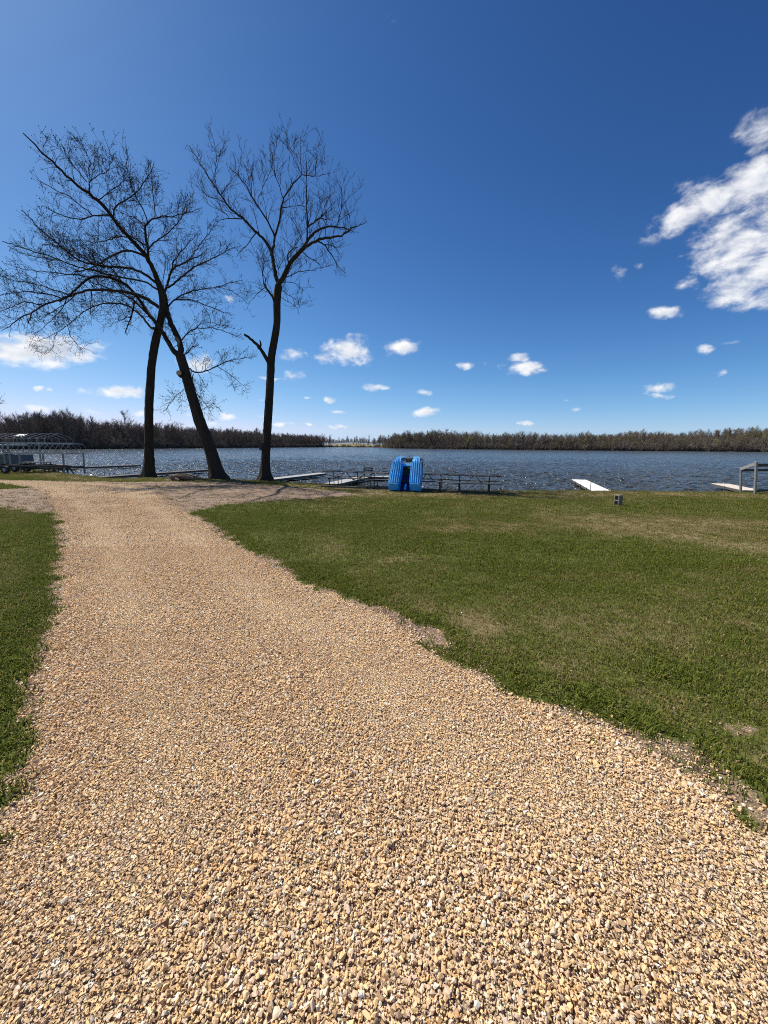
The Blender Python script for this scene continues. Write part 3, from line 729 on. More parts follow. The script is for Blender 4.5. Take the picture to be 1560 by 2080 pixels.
# ------------------------------------------------------------------ the three big trees on the bank
def px_limb(px, Y0, amp, seed):
    """pixel polyline -> 3-D polyline; depth drifts by amp metres towards the tip"""
    g = np.random.default_rng(seed); n = len(px); ph = g.uniform(0, 6.28)
    L = np.concatenate([[0], np.cumsum([math.dist(px[i], px[i + 1]) for i in range(n - 1)])]); L /= L[-1]
    return np.array([at(px[i][0], px[i][1], Y0 + amp * L[i] ** 1.2 + .12 * abs(amp) * math.sin(ph + 5 * L[i]) * L[i]) for i in range(n)])
def resample(P, r, step):
    L = np.concatenate([[0], np.cumsum(np.linalg.norm(np.diff(P, axis=0), axis=1))]); n = max(3, int(L[-1] / step) + 1)
    t = np.linspace(0, L[-1], n)
    # Catmull-like smoothing through interpolation on a densified spline
    Q = np.column_stack([np.interp(t, L, P[:, k]) for k in range(3)]); rr = np.interp(t, L, r)
    for _ in range(2):
        Q[1:-1] = .25 * Q[:-2] + .5 * Q[1:-1] + .25 * Q[2:]
    return Q, rr, L[-1]
def big_tree(name, label, Yb, trunk_px, limbs, base_px, up, buds, seed, spacing=.32, cat='tree', droop=0.0):
    global RNG
    keep = RNG; RNG = np.random.default_rng(seed)
    base = at(base_px[0], base_px[1], Yb); root = empty(name, base); tag(root, label, cat, 'tall bare trees on the bank')
    B = np.array(base)
    k_ = Yb / 780.0
    known = []                      # (pixel, world point, radius)
    tp = [(a, b_) for a, b_, w in trunk_px]; T = px_limb(tp, Yb, 0.25, seed); tr = np.array([w * k_ for a, b_, w in trunk_px])
    T[0][2] = B[2] - .35
    Q, rr, L = resample(T, tr, .18)
    g = np.random.default_rng(seed + 1)
    # trunk: rough ridged bark, flared base
    sides = 28; v, q = tubes(Q[None], rr[None], sides)
    V = v.reshape(len(Q), sides, 3); ang = np.arange(sides)
    rid = 1 + .06 * np.sin(ang * 2 * np.pi / sides * 7 + Q[:, 2:3] * .35 + 1.3 * np.sin(Q[:, 2:3] * 1.1)) + g.normal(0, .028, (len(Q), sides)) + .05 * (fbm(np.repeat(Q[:, 2:3], sides, 1) * 1.5, np.repeat(ang[None], len(Q), 0) * .5, seed, 3) - .5)
    flare = np.clip((B[2] + .75 - Q[:, 2:3]) / .75, 0, 1) ** 2 * (.32 * np.maximum(0, np.sin(ang * 2 * np.pi / sides * 5 + seed)) + .05)
    V = Q[:, None] + (V - Q[:, None]) * (rid + flare)[..., None]
    me = mesh_np('trunk', V.reshape(-1, 3) - B, np.concatenate([q.ravel()]), np.full(len(q), 4), True)
    trunk = link_mesh('trunk', me, M_BARK, root)
    for (pp, w), P3 in zip([((a, b_), w) for a, b_, w in trunk_px], T): known.append((pp, P3, w * k_))
    dens = []
    for i in range(len(trunk_px) - 1):
        for t in np.linspace(0, 1, 6): dens.append(((tp[i][0] * (1 - t) + tp[i + 1][0] * t, tp[i][1] * (1 - t) + tp[i + 1][1] * t), T[i] * (1 - t) + T[i + 1] * t))
    allP, lim3 = dens, []
    crown = None; limb_objs = []
    for j, (w0, w1, px) in enumerate(limbs):
        st = min(allP, key=lambda e: math.dist(e[0], px[0]))
        P0 = st[1]; Lpx = sum(math.dist(px[i], px[i + 1]) for i in range(len(px) - 1))
        amp = g.choice([-1, 1]) * g.uniform(.25, .75) * Lpx * k_
        P = px_limb(px, P0[1], amp, seed + 50 + j)
        r = np.linspace(w0, w1, len(P)) * k_ * .9; r = np.maximum(r, .010)
        P = np.vstack([P0[None], P]); r = np.concatenate([[r[0]], r]); pxx = [st[0]] + list(px)
        for i in range(len(pxx) - 1):
            for t in np.linspace(0, 1, 4): allP.append(((pxx[i][0] * (1 - t) + pxx[i + 1][0] * t, pxx[i][1] * (1 - t) + pxx[i + 1][1] * t), P[i] * (1 - t) + P[i + 1] * t))
        Q, rr, L = resample(P, r, .22); Q[1:-1] += g.normal(0, .018, Q[1:-1].shape); lim3.append((Q, rr, L)); limb_objs.append((Q, rr))
    # twigs
    A1, A2, A3 = [], [], []; R1, R2, R3 = [], [], []; ends = []
    def child(p, d, L, n, bend):
        dirn = unit(d * RNG.uniform(.35, .9) + perp_rand(d) * RNG.uniform(.5, .95) + np.array([0, 0, up * RNG.uniform(.2, 1.0)]))
        return shoot(p, dirn, L, n, bend, .11)
    for Q, rr, L in lim3:
        thin = np.mean(rr); n = max(3, int(L / spacing))
        for i in range(n):
            t = .12 + .80 * (i + RNG.random()) / n; p, d = point_on(Q, min(t, .999)); rl = np.interp(t, np.linspace(0, 1, len(rr)), rr)
            if rl > .16 and RNG.random() < .6: continue
            l1 = RNG.uniform(.4, 1.45) * (1.2 - .85 * t); r1 = min(rl * .55, .016 + .007 * l1)
            P = child(p, d, l1, 5, up * .5 - droop); A1.append(P); R1.append(np.linspace(r1 * .85, .006, 5))
            for m in range(int(l1 / .19)):
                t2 = RNG.uniform(.15, 1); p2, d2 = point_on(P, min(t2, .999)); l2 = RNG.uniform(.25, .75)
                S = child(p2, d2, l2, 4, up * .4 - droop); A2.append(S); R2.append(np.linspace(.008, .005, 4))
                for q_ in range(int(l2 / .17)):
                    t3 = RNG.uniform(.2, 1); p3, d3 = point_on(S, min(t3, .999))
                    W = child(p3, d3, RNG.uniform(.10, .32), 3, up * .3); A3.append(W); R3.append([.0058, .005, .004]); ends.append(W[-1])
                ends.append(S[-1])
    V, F_, off = [], [], 0
    for A, Rr, sd in ((A1, R1, 4), (A2, R2, 3), (A3, R3, 3)):
        v, q = tubes(np.array(A), np.array(Rr), sd); V.append(v); F_.append(q + off); off += len(v)
    q = np.vstack(F_); fl = [q.ravel()]; sz = [np.full(len(q), 4)]
    if buds > 0:
        E = np.array(ends); E = E[RNG.random(len(E)) < .7]; N = len(E); rb = buds * RNG.uniform(.6, 1.3, (N, 1, 1))
        o8 = np.array([(1, 0, 0), (-1, 0, 0), (0, 1, 0), (0, -1, 0), (0, 0, 1.3), (0, 0, -1.3)])
        v = (E[:, None] + o8[None] * rb).reshape(-1, 3); f8 = np.array([(0, 2, 4), (2, 1, 4), (1, 3, 4), (3, 0, 4), (2, 0, 5), (1, 2, 5), (3, 1, 5), (0, 3, 5)])
        ff = (f8[None] + (np.arange(N) * 6)[:, None, None]).reshape(-1, 3) + off; V.append(v); fl.append(ff.ravel()); sz.append(np.full(len(ff), 3))
    crown = link_mesh('crown', mesh_np('crown', np.vstack(V) - B, np.concatenate(fl), np.concatenate(sz)), M_TWIG, root)
    crown['label'] = 'fine bare twigs' + (' with small buds' if buds else '')
    for Q, rr in limb_objs:
        v, q = tubes(Q[None], rr[None], 9 if rr[0] > .06 else 6)
        V3 = v.reshape(len(Q), -1, 3); V3 = Q[:, None] + (V3 - Q[:, None]) * (1 + g.normal(0, .06, V3.shape[:2]))[..., None]
        sd = V3.shape[1]; fl = list(q.ravel()); nq = len(q); fl += list(range(len(v) - sd, len(v)))
        link_mesh('limb', mesh_np('limb', V3.reshape(-1, 3) - B, fl, [4] * nq + [sd], True), M_BARK, crown)
    print(name, 'twigs', len(A1), len(A2), len(A3))
    RNG = keep
    return root, B

bA, bB, bC = ground(303, 968), ground(443, 972), ground(540, 975)
print('tree bases', bA[:], bB[:], bC[:])
# --- right-hand tree
T3_TRUNK = [(539, 980, 17), (539, 972, 14.5), (539, 962, 11.2), (539, 944, 9.2), (540.5, 915, 8.2), (542, 895, 7.8), (544.5, 850, 7.7), (547, 813, 7.6), (549.5, 770, 7.2), (550.5, 732, 7), (553, 712, 6.8), (557, 691, 6.7), (560.5, 672, 6.5), (563, 653, 6.2), (562.5, 630, 6.6), (562.5, 610, 6.6), (564, 592, 6.6), (566, 580, 6.6)]
T3_LIMBS = [
 (4.6, 3.2, [(563, 579), (561.6, 566), (557, 549), (554, 527), (552, 511)]),
 (5.0, 3.6, [(570, 579), (575, 566), (582, 549), (587, 537), (597, 523), (612, 509), (621, 500)]),
 (3.1, .8, [(552, 511), (546, 500), (538.6, 489), (521, 472), (507, 457.5), (494, 443), (478, 431.6), (466.5, 423), (455, 405.6), (437.7, 381), (426, 364), (416, 345), (406, 332), (393, 309), (384, 294.6)]),
 (2.9, 2.0, [(552, 511), (556, 494), (558, 481)]),
 (1.9, .6, [(558, 481), (548, 456), (540, 442), (524, 420), (510, 397), (502.6, 384), (495, 369.6), (481, 354), (466, 340)]),
 (2.4, .9, [(558, 481), (563, 466), (571, 429), (575, 403), (587.6, 384), (599, 368), (613.5, 354.5)]),
 (1.0, .4, [(613.5, 354.5), (623.7, 356.6), (639.5, 357), (655, 355), (670, 352)]),
 (.8, .35, [(611, 352), (611, 318), (611, 290), (608, 272)]), (.8, .35, [(612, 352), (598, 325), (585, 292), (582, 267)]), (.7, .35, [(640, 355), (642, 329), (647, 303), (646, 290)]),
 (.9, .35, [(574.6, 400), (558.7, 352), (551.5, 310), (546, 288)]), (.9, .4, [(573, 424), (589, 418.7), (603.5, 417), (621, 420)]),
 (.7, .3, [(510, 395), (512, 361), (507, 332), (498, 305)]), (.8, .3, [(523, 418), (524, 404), (537, 375), (551, 346), (557, 318), (563, 272)]),
 (2.8, .5, [(615, 504), (626.5, 483.6), (644, 469), (664, 460.5), (684, 460), (696, 464), (709, 464), (719, 473.5)]),
 (2.8, .5, [(621, 501), (644, 489), (664, 480.7), (681, 481.4), (700, 476), (711.6, 466), (727.5, 457.6), (745, 449)]),
 (1.7, .4, [(621, 492), (625, 462), (623, 440), (623, 404), (623, 361), (623, 325), (621, 312)]),
 (1.6, .5, [(625, 463), (639.5, 446), (649.6, 443), (662.6, 444), (675.6, 447.5)]), (.8, .3, [(650, 443), (667, 426), (678.5, 410)]), (.6, .3, [(660, 432), (660, 404), (655, 382)]),
 (.9, .3, [(684, 459), (688.6, 440), (696, 416), (710, 400)]), (.6, .3, [(694, 425), (695, 400), (693, 382)]), (.6, .3, [(686, 450), (705, 436), (724, 426)]),
 (1.4, .4, [(646.7, 489), (660, 496.5), (672.7, 515), (684, 534), (690, 548.5), (703, 556)]), (.8, .3, [(662, 494), (680, 497), (688, 510), (691, 518)]),
 (1.1, .4, [(615, 514), (632, 525), (645, 534), (652.5, 543)]), (1.0, .35, [(575, 566), (593, 557), (612, 551), (634, 548.5), (658, 543), (681, 535.5)]),
 (1.6, .9, [(587, 537), (582, 520), (588, 508), (595, 503), (604, 503)]), (.7, .3, [(596, 503), (583, 492), (570, 480)]), (.6, .3, [(612, 507), (616, 490), (605, 465), (590, 440)]),
 (.8, .35, [(436, 378), (437.7, 346.5), (440, 317.7), (435, 289), (429, 266)]), (.6, .3, [(440, 322), (450, 312), (462, 296)]), (.8, .35, [(449, 396), (453.5, 385.5), (466.5, 372.5), (478, 356.6), (484, 345)]),
 (1.3, .4, [(495, 446), (479.5, 444.6), (465, 441.7), (452, 446.7), (438, 450)]), (.8, .3, [(465, 441), (458, 431.6), (448, 428), (432, 421.5), (413, 407)]),
 (.9, .35, [(458, 411), (443.5, 404), (430.5, 402.8), (414.6, 394), (407, 381), (399, 365)]), (1.2, .4, [(518, 473), (511, 485), (502.6, 496.5), (486.7, 511), (480, 522)]),
 (2.4, 1.2, [(558, 618), (553, 600), (546, 590), (538, 584), (535, 575)]), (1.2, .4, [(536, 578), (533, 560), (536, 530), (530, 500)]), (1.0, .4, [(541, 586), (538, 560), (528, 540), (522, 520)]), (.8, .3, [(538, 585), (526, 592), (518, 602), (505, 615)]),
 (.8, .3, [(563, 572), (566, 545), (575, 528), (580, 520)]), (.8, .3, [(572, 575), (590, 570), (605, 580), (618, 590)]), (.8, .3, [(570, 588), (588, 600), (600, 612), (596, 622)]), (.7, .3, [(568, 600), (582, 612), (605, 625), (608, 640)]),
]
treeC, BC = big_tree('tall_tree', 'upright bare tree nearest the tables, with a broken side branch halfway up', bC.y, T3_TRUNK, T3_LIMBS, (540, 975), .75, 0.0, 31, .33)
# broken branch
k_ = bC.y / 780
P = px_limb([(551, 748), (545, 734), (535, 718), (528, 707), (517, 695), (506, 686), (496, 679)], bC.y + .1, -.5, 5)
Q, rr, L = resample(P, np.array([4.2, 3.4, 3.1, 2.9, 2.6, 2.3, 2.0]) * k_, .12); Q[1:-1] += np.random.default_rng(2).normal(0, .012, Q[1:-1].shape)
mb = MB(); mb.pipe(Q - BC, rr[0], 9, rr[-1]); a_ = P[3] - BC; mb.pipe([a_, a_ + Vector((.06, 0, .22)), a_ + Vector((.02, 0, .42))], .075, 6, .03)
br = mb.build('broken_branch', M_BARK, treeC, True); br['label'] = 'snapped-off side branch'
# --- left-hand trees
T1_TRUNK = [(303, 974, 15), (303, 966, 12.8), (303, 956, 10.8), (303, 935, 9.4), (302.5, 905, 8), (302.5, 860, 7.6), (303, 820, 7.4), (305, 787, 7.2), (307, 748, 7), (311, 720, 6.8), (316, 691, 6.7), (321, 671, 6.4), (326, 652, 6.2), (330, 633, 6), (331, 612, 5.8), (327, 590, 5.6), (321, 572, 5.2)]
T1_LIMBS = [
 (5.0, .8, [(321, 572), (316.7, 560), (308, 540), (300, 523), (287, 508), (273, 493), (250, 470), (230, 443), (206.7, 413), (183, 393), (160, 380), (140, 363), (116.7, 336.7), (96.7, 320), (73, 297), (46.7, 270)]),
 (1.6, .5, [(230, 438), (233, 420), (247, 410), (267, 400), (293, 373), (310, 343), (313, 327)]), (1.4, .5, [(227, 440), (205, 436), (187, 437), (163, 448), (140, 442), (107, 430), (88, 418)]),
 (1.0, .4, [(187, 437), (165, 418), (140, 397), (100, 380), (73, 363)]), (.9, .35, [(203, 408), (217, 393), (247, 373), (260, 357)]), (1.0, .4, [(185, 394), (177, 370), (195, 358), (222, 345), (232, 310)]), (.8, .3, [(176, 372), (160, 350), (135, 320), (124, 292)]), (.7, .3, [(178, 356), (185, 335), (170, 300), (157, 276)]),
 (2.6, 1.6, [(303, 527), (299, 500), (297, 487), (293, 460), (303, 450)]), (1.5, .5, [(303, 450), (320, 440), (347, 440), (380, 433), (405, 424)]), (1.2, .4, [(293, 462), (283, 447), (267, 440), (240, 430)]),
 (1.5, .4, [(302, 507), (310, 493), (333, 480), (353, 463), (370, 440), (383, 417), (393, 390)]), (1.0, .4, [(301, 452), (293, 427), (273, 397), (262, 360), (258, 330), (255, 297)]), (.9, .35, [(315, 444), (312, 410), (308, 375), (308, 345)]),
 (2.4, .7, [(300, 525), (280, 512), (250, 508), (220, 522), (200, 537), (175, 548), (150, 552)]),
 (2.8, .6, [(321, 580), (300, 560), (277, 547), (233, 542), (200, 540), (160, 530), (127, 503), (83, 467), (43, 427)]),
 (1.8, .5, [(298, 503), (290, 495), (267, 480), (240, 480), (213, 490), (187, 493), (165, 485)]),
 (2.0, .6, [(323, 592), (303, 575), (277, 568), (240, 562), (200, 553), (150, 540), (100, 520), (50, 505), (5, 490)]),
 (1.2, .4, [(200, 540), (170, 525), (140, 515), (110, 490), (70, 470)]), (1.0, .35, [(233, 542), (205, 520), (180, 505), (150, 480), (110, 455)]),
]
treeA, BA = big_tree('tall_tree', 'straight bare tree farthest left, standing upright beside the leaning one', bA.y, T1_TRUNK, T1_LIMBS, (303, 968), .45, .021, 41, .21)
T2_TRUNK = [(445, 980, 19), (443, 972, 17), (440, 958, 14.2), (436, 943, 12.8), (431, 925, 11.8), (426, 909, 11.2), (416, 882, 10.7), (407, 860, 10.4), (394, 816, 9.4), (382, 777, 9), (372.7, 744, 8.6), (366, 723, 8.4)]
T2_LIMBS = [
 (6.2, 4.6, [(368, 716), (367, 700), (357, 677), (346, 654), (339, 633), (336, 614), (334, 597)]),
 (5.6, 3.4, [(360, 722), (355, 716), (342, 696.5), (330, 675), (317, 656), (303, 639), (288, 615)]),
 (2.8, .5, [(334, 597), (343, 563), (353, 543), (383, 530), (407, 520), (422, 505)]), (2.4, .4, [(336, 590), (345, 583), (367, 563), (393, 543), (427, 527), (467, 507), (490, 498)]),
 (1.6, .5, [(345, 560), (352, 530), (368, 512), (385, 490), (402, 475)]), (1.2, .4, [(383, 530), (400, 505), (415, 485), (432, 465), (440, 440)]), (1.0, .4, [(334, 600), (330, 570), (338, 540), (335, 515)]),
 (1.9, .5, [(340, 625), (350, 612), (367, 600), (400, 588), (443, 583), (470, 573), (492, 570)]), (1.5, .4, [(355, 607), (383, 607), (417, 620), (450, 633), (477, 640)]), (.8, .3, [(443, 583), (470, 590), (490, 605), (502, 615)]),
 (1.6, .4, [(368, 695), (380, 677), (400, 665), (433, 667), (467, 677), (484, 685)]), (.8, .3, [(398, 666), (408, 656), (430, 655), (455, 662)]), (1.3, .7, [(375, 722), (387, 707), (397, 702), (404, 700)]),
 (2.0, .4, [(378, 748), (386, 745), (393, 759), (417, 755), (440, 743), (467, 732), (500, 727), (522, 724)]), (.8, .3, [(440, 743), (467, 760), (485, 775), (505, 792)]), (1.0, .35, [(393, 760), (390, 775), (400, 800), (415, 820)]), (.7, .3, [(385, 785), (405, 805), (425, 830), (432, 845)]), (.6, .3, [(376, 790), (360, 800), (345, 818), (338, 832)]),
 (3.4, 1.4, [(288, 615), (267, 587), (250, 574), (233, 565), (200, 560), (180, 563), (160, 580), (143, 600), (120, 612)]),
 (4.0, .8, [(330, 628), (305, 612), (283, 600), (255, 592), (233, 590), (187, 588), (160, 593), (127, 607), (87, 620), (63, 637), (57, 657)]),
 (2.4, .5, [(312, 672), (296, 652), (283, 637), (260, 620), (233, 615), (210, 616), (187, 623), (160, 640), (137, 662), (113, 677), (108, 703)]), (.8, .3, [(137, 662), (143, 683), (160, 703), (172, 718)]), (.8, .3, [(113, 677), (95, 685), (75, 692), (64, 702)]), (.7, .3, [(108, 703), (100, 715), (88, 722)]),
 (2.2, .9, [(300, 640), (273, 610), (240, 593), (210, 582), (180, 572)]), (1.8, .7, [(272, 618), (267, 640), (258, 668), (254, 678)]), (.8, .3, [(268, 640), (250, 648), (232, 655), (222, 664)]),
 (1.2, .4, [(65, 636), (40, 645), (20, 662), (2, 672)]), (1.2, .4, [(87, 620), (50, 612), (20, 625), (-15, 640)]), (1.4, .4, [(127, 607), (90, 595), (50, 592), (0, 598), (-25, 602)]), (1.2, .4, [(143, 600), (110, 588), (70, 575), (30, 570), (0, 560)]), (1.2, .4, [(180, 563), (140, 556), (100, 553), (50, 548), (10, 535)]),
 (.9, .35, [(187, 588), (185, 610), (182, 640), (186, 662)]), (.9, .35, [(135, 606), (125, 630), (100, 655), (70, 680)]), (1.0, .35, [(160, 593), (130, 620), (95, 640), (60, 660)]),
 (1.6, .5, [(250, 574), (225, 545), (195, 530), (160, 515), (120, 500), (80, 495)]), (1.4, .4, [(233, 565), (200, 550), (165, 545), (125, 530), (60, 520), (15, 500)]),
]
treeB, BB = big_tree('tall_tree', 'bare tree leaning left over a forked trunk with a pale sawn-off stub', bB.y, T2_TRUNK, T2_LIMBS, (443, 972), .35, .021, 51, .21, droop=.08)
m_cut = simple_mat('cut_wood', (.42, .24, .12), (.55, .34, .18), 9, .8)
p0 = np.array(at(368, 762, bB.y)); p1 = np.array(at(363.5, 757.5, bB.y - .42))
mb = MB(); mb.pipe([p0 - BB, (p0 + p1) / 2 - BB, p1 - BB], .17, 12, .15); st = mb.build('sawn_stub', M_BARK, treeB, True)
d_ = unit(p1 - p0); mb = MB(); mb.pipe([p1 - BB - d_ * .01, p1 - BB + d_ * .006], .135, 14); o = mb.build('cut_face', m_cut, st); o['label'] = 'pale orange sawn wood face'
# box on the right-hand trunk
m_box = simple_mat('dark_box', (.035, .03, .026), (.06, .052, .045), 8, .7)
pb = at(531.5, 907, bC.y); r0 = empty('mounted_box', (pb.x, pb.y, pb.z - .22)); tag(r0, 'small dark box mounted on the side of the tree trunk near the tables', 'box')
MB().box((0, 0, .22), (.24, .22, .42), None, .01).build('case', m_box, r0); MB().box((0, 0, .445), (.30, .27, .03), None, .006).build('lid', m_box, r0); MB().box((.0, -.118, .24), (.10, .012, .10), None, .003).build('door', m_box, r0)

# ------------------------------------------------------------------ materials for things
m_steel = simple_mat('galvanised_steel', (.18, .19, .20), (.30, .31, .32), 10, .5, .55, .1)
m_dsteel = simple_mat('dark_steel', (.02, .022, .024), (.045, .047, .05), 9, .55, .4, .1)
m_plank = simple_mat('weathered_plank', (.05, .05, .048), (.105, .102, .096), 5, .85, 0, .4, .003, (.4, 6, 6))
m_dock = simple_mat('white_dock_deck', (.66, .64, .60), (.80, .78, .74), 4, .6, 0, .2, .002)
m_gdock = simple_mat('grey_dock_deck', (.30, .29, .27), (.42, .405, .38), 4, .6, 0, .2, .002)
m_under = simple_mat('dock_frame', (.05, .05, .05), (.10, .095, .09), 5, .7, 0, .2)
m_tan = simple_mat('tan_dock_deck', (.52, .44, .37), (.64, .56, .48), 4, .75, 0, .2, .002)
m_conc = simple_mat('concrete_block', (.17, .15, .12), (.27, .24, .195), 22, .95, 0, .8, .004, (1, 1, 1), .1)
m_alu = simple_mat('aluminium', (.22, .23, .24), (.36, .37, .38), 7, .38, .75, .08)
m_galv = simple_mat('galvanised_post', (.22, .215, .21), (.33, .32, .31), 8, .55, .3, .1)
m_timber = simple_mat('old_timber', (.07, .055, .042), (.14, .115, .09), 7, .9, 0, .5, .004)
m_rubber = simple_mat('black_rubber', (.012, .012, .013), (.03, .03, .03), 10, .7)

# ------------------------------------------------------------------ picnic tables
def picnic_table(px, py_top, depth, rz, label):
    p = at(px, py_top, depth); z = h1(p.x, p.y); z = p.z - .76
    root = empty('picnic_table', (p.x, p.y, z), rz); tag(root, label, 'table', 'picnic tables in a row at the water')
    Lh = 1.16
    for y in (-.26, 0, .26): MB().box((0, y, .745), (2 * Lh, .235, .032), None, .005).build('tabletop_plank', m_plank, root)
    for y in (-.72, .72):
        for dy in (-.068, .068): MB().box((0, y + dy, .445), (2 * Lh, .125, .032), None, .005).build('bench_plank', m_plank, root)
    for sx in (-1, 1):
        x = sx * .66; mb = MB()
        mb.pipe([(x, 0, 0), (x, 0, .724)], .021); mb.bar((x, -.34, .712), (x, .34, .712), .05, .035); mb.bar((x, -.84, .40), (x, .84, .40), .045, .05)
        fr = mb.build('end_frame', m_dsteel, root)
        for y in (-.66, .66):
            lg = MB(); lg.pipe([(x, y, 0), (x, y, .376)], .022); lg.box((x, y, .008), (.10, .10, .016)); lg.build('leg', m_dsteel, root)
        MB().pipe([(sx * .32, 0, .40), (sx * .05, 0, .72)], .015).build('brace', m_dsteel, root)
    MB().bar((-.637, 0, .385), (.637, 0, .385), .03, .03).build('stretcher', m_dsteel, root)
    return root
TB = [(702, 957, 20.4, 'picnic table at the left end of the row, farthest from the blue boat'), (786, 959.5, 19.4, 'picnic table partly hidden behind the left side of the blue boat'),
      (868, 962, 18.5, 'picnic table just right of the blue boat, partly hidden by it'), (964, 964.8, 17.5, 'picnic table at the right end of the row')]
for px, py, dp, lab in TB: picnic_table(px, py, dp, R(-13.0), lab)
# long timber at the foot of the tables
a_, b_ = ground(652, 989), ground(1016, 1003.5)
n_t = 3; root = empty('ground_timber', a_); tag(root, 'long low weathered timber edging on the ground before the picnic tables', 'timber')
for i in range(n_t):
    s0 = a_.lerp(b_, i / n_t + .003); s1 = a_.lerp(b_, (i + 1) / n_t - .003)
    MB().bar(s0 - a_ + Vector((0, 0, .03)), s1 - a_ + Vector((0, 0, .03)), .16, .11, .012).build('beam', m_plank, root)

# ------------------------------------------------------------------ pedal boat standing on its stern
def pedal_boat():
    p = ground(821, 999); root = empty('pedal_boat', (p.x, p.y, p.z)); tag(root, 'bright blue plastic pedal boat stood on end, twin ribbed hulls facing out', 'boat')
    m, nt, b = material('blue_plastic', .34, 0, .5)
    tc = nt.add('ShaderNodeTexCoord'); n = nt.noise(tc.outputs['Object'], 3.5, 5, .6); n2 = nt.noise(tc.outputs['Object'], 40, 3, .6)
    nt.l.new(nt.mix(n, (.010, .28, .76, 1), (.018, .38, .90, 1)), b.inputs['Base Color']); nt.set(b, 'Roughness', nt.math('ADD', .28, nt.math('MULTIPLY', n, .2))); bump(nt, b, n2, .12, .003)
    m2 = m.copy(); m2.name = 'pale_blue_plastic'
    for nd in m2.node_tree.nodes:
        if nd.type == 'MIX': nd.inputs[6].default_value = (.16, .50, .86, 1); nd.inputs[7].default_value = (.24, .60, .92, 1)
    # local: x right, y length (0 stern, L bow), z towards the keel side (faces camera when stood up)
    L = 1.62; tilt = Matrix.Rotation(R(66), 4, 'X')      # lay the length up, leaning away
    turn = Matrix.Rotation(R(-17), 4, 'Z')
    M = turn @ Matrix.Translation((0, .08, .03)) @ tilt
    def fin(o): o.matrix_local = M; return o
    def hullhalf(t):      # half width, keel depth along length
        w = .29 * (1 - .05 * (1 - t)) * (1 - max(0, (t - .35) / .65) ** 3.0 * .62); k = .30 * (1 - max(0, (t - .80) / .20) ** 2 * .6) * (.22 + .78 * min(1, t / .15))
        return w, k
    for sx in (-1, 1):
        rings = []
        for i in range(25):
            t = i / 24; w, k = hullhalf(t); cx = sx * (.50 - .085 * max(0, (t - .2)) ** 1.3); rg = []
            for a in range(20):
                th = a / 20 * 2 * math.pi; c, s_ = math.cos(th), math.sin(th)
                ex = math.copysign(abs(c) ** .42, c) * w; ez = math.copysign(abs(s_) ** .42, s_)
                rg.append((cx + ex * (1.0 if ez < 0 else .90), t * L, .04 + (ez * k if ez > 0 else ez * .10)))
            rings.append(rg)
        hull = fin(MB().loft(rings).build('hull', m, root, True))
        # planing pad rim and ribs, proud of the keel face; sunlit edges painted paler
        for q in range(4):
            f = (-.62, -.22, .20, .60)[q]; pts = []
            t1 = (.90, .95, .955, .91)[q]
            for i in range(15):
                t = .19 + (t1 - .19) * i / 14; w, k = hullhalf(t); cx = sx * (.50 - .085 * max(0, (t - .2)) ** 1.3)
                pts.append((cx + f * w * .86, t * L, .045 + k * (.985 if abs(f) < .5 else .965)))
            rb = MB().pipe(pts, .017, 6, .012).build('rib', m2, hull, True)
        pts = []
        for i in range(15):
            t = .19 + .79 * i / 14; w, k = hullhalf(t); cx = sx * (.50 - .085 * max(0, (t - .2)) ** 1.3); pts.append((cx - .83 * w, t * L, .04 + k * .93))
        for i in range(15):
            t = .98 - .79 * i / 14; w, k = hullhalf(t); cx = sx * (.50 - .085 * max(0, (t - .2)) ** 1.3); pts.append((cx + .83 * w, t * L, .04 + k * .93))
        MB().pipe(pts, .013, 6).build('rim', m2, hull, True)
        w, k = hullhalf(.1); MB().box((sx * .50, .245, .04 + .29), (.46, .03, .045), None, .015).build('step', m2, hull)
        # seat back seen over the bow
        fin(MB().box((sx * .38, L + .06, -.22), (.42, .22, .20), None, .07).build('seat_back', m2, root))
    m3 = m.copy(); m3.name = 'shaded_blue_plastic'  # blue copy darkened; shade between the hulls is put into its colour
    for nd in m3.node_tree.nodes:
        if nd.type == 'MIX': nd.inputs[6].default_value = (.002, .020, .10, 1); nd.inputs[7].default_value = (.003, .032, .15, 1)
        if nd.type == 'BSDF_PRINCIPLED': nd.inputs['Specular IOR Level'].default_value = .1
    fin(MB().box((0, .38, -.14), (.60, .74, .06), None, .02).build('tunnel', m3, root)); fin(MB().box((0, 1.31, -.06), (.60, .13, .07), None, .02).build('cross_deck', m2, root))
    fin(MB().box((0, 1.02, -.17), (.60, .46, .05), None, .01).build('footwell', m_rubber, root))
    fin(MB().box((0, .74, -.26), (1.22, 1.34, .14), None, .06).build('topside', m3, root))
    fin(MB().pipe([(.05, .02, .14), (.05, .12, .17), (.05, .30, .10)], .065, 10, .045).build('rudder', m, root, True))
    fin(MB().pipe([(-.66, L - .35, -.12), (-.68, L - .02, -.10), (-.60, L + .03, -.10), (.60, L + .03, -.10), (.68, L - .02, -.10), (.69, L - .35, -.12), (.73, L - .8, -.14)], .022, 8).build('rail', m_rubber, root))
    fin(MB().box((0, L - .04, -.12), (.30, .16, .12), None, .03).build('paddle_housing', m_rubber, root))
    fin(MB().pipe([(0, L, -.12), (0, L + .16, -.12)], .014, 6).build('tiller', m_rubber, root))
    return root
pedal_boat()

# ------------------------------------------------------------------ concrete block
p = ground(1254.5, 1027); root = empty('concrete_block', p, 0)
tag(root, 'grey concrete block with two hollow cores standing on end on the lawn', 'block')
bm = bmesh.new()
W, D, H = .195, .195, .395; t = .034; hh = (H - 3 * t) / 2
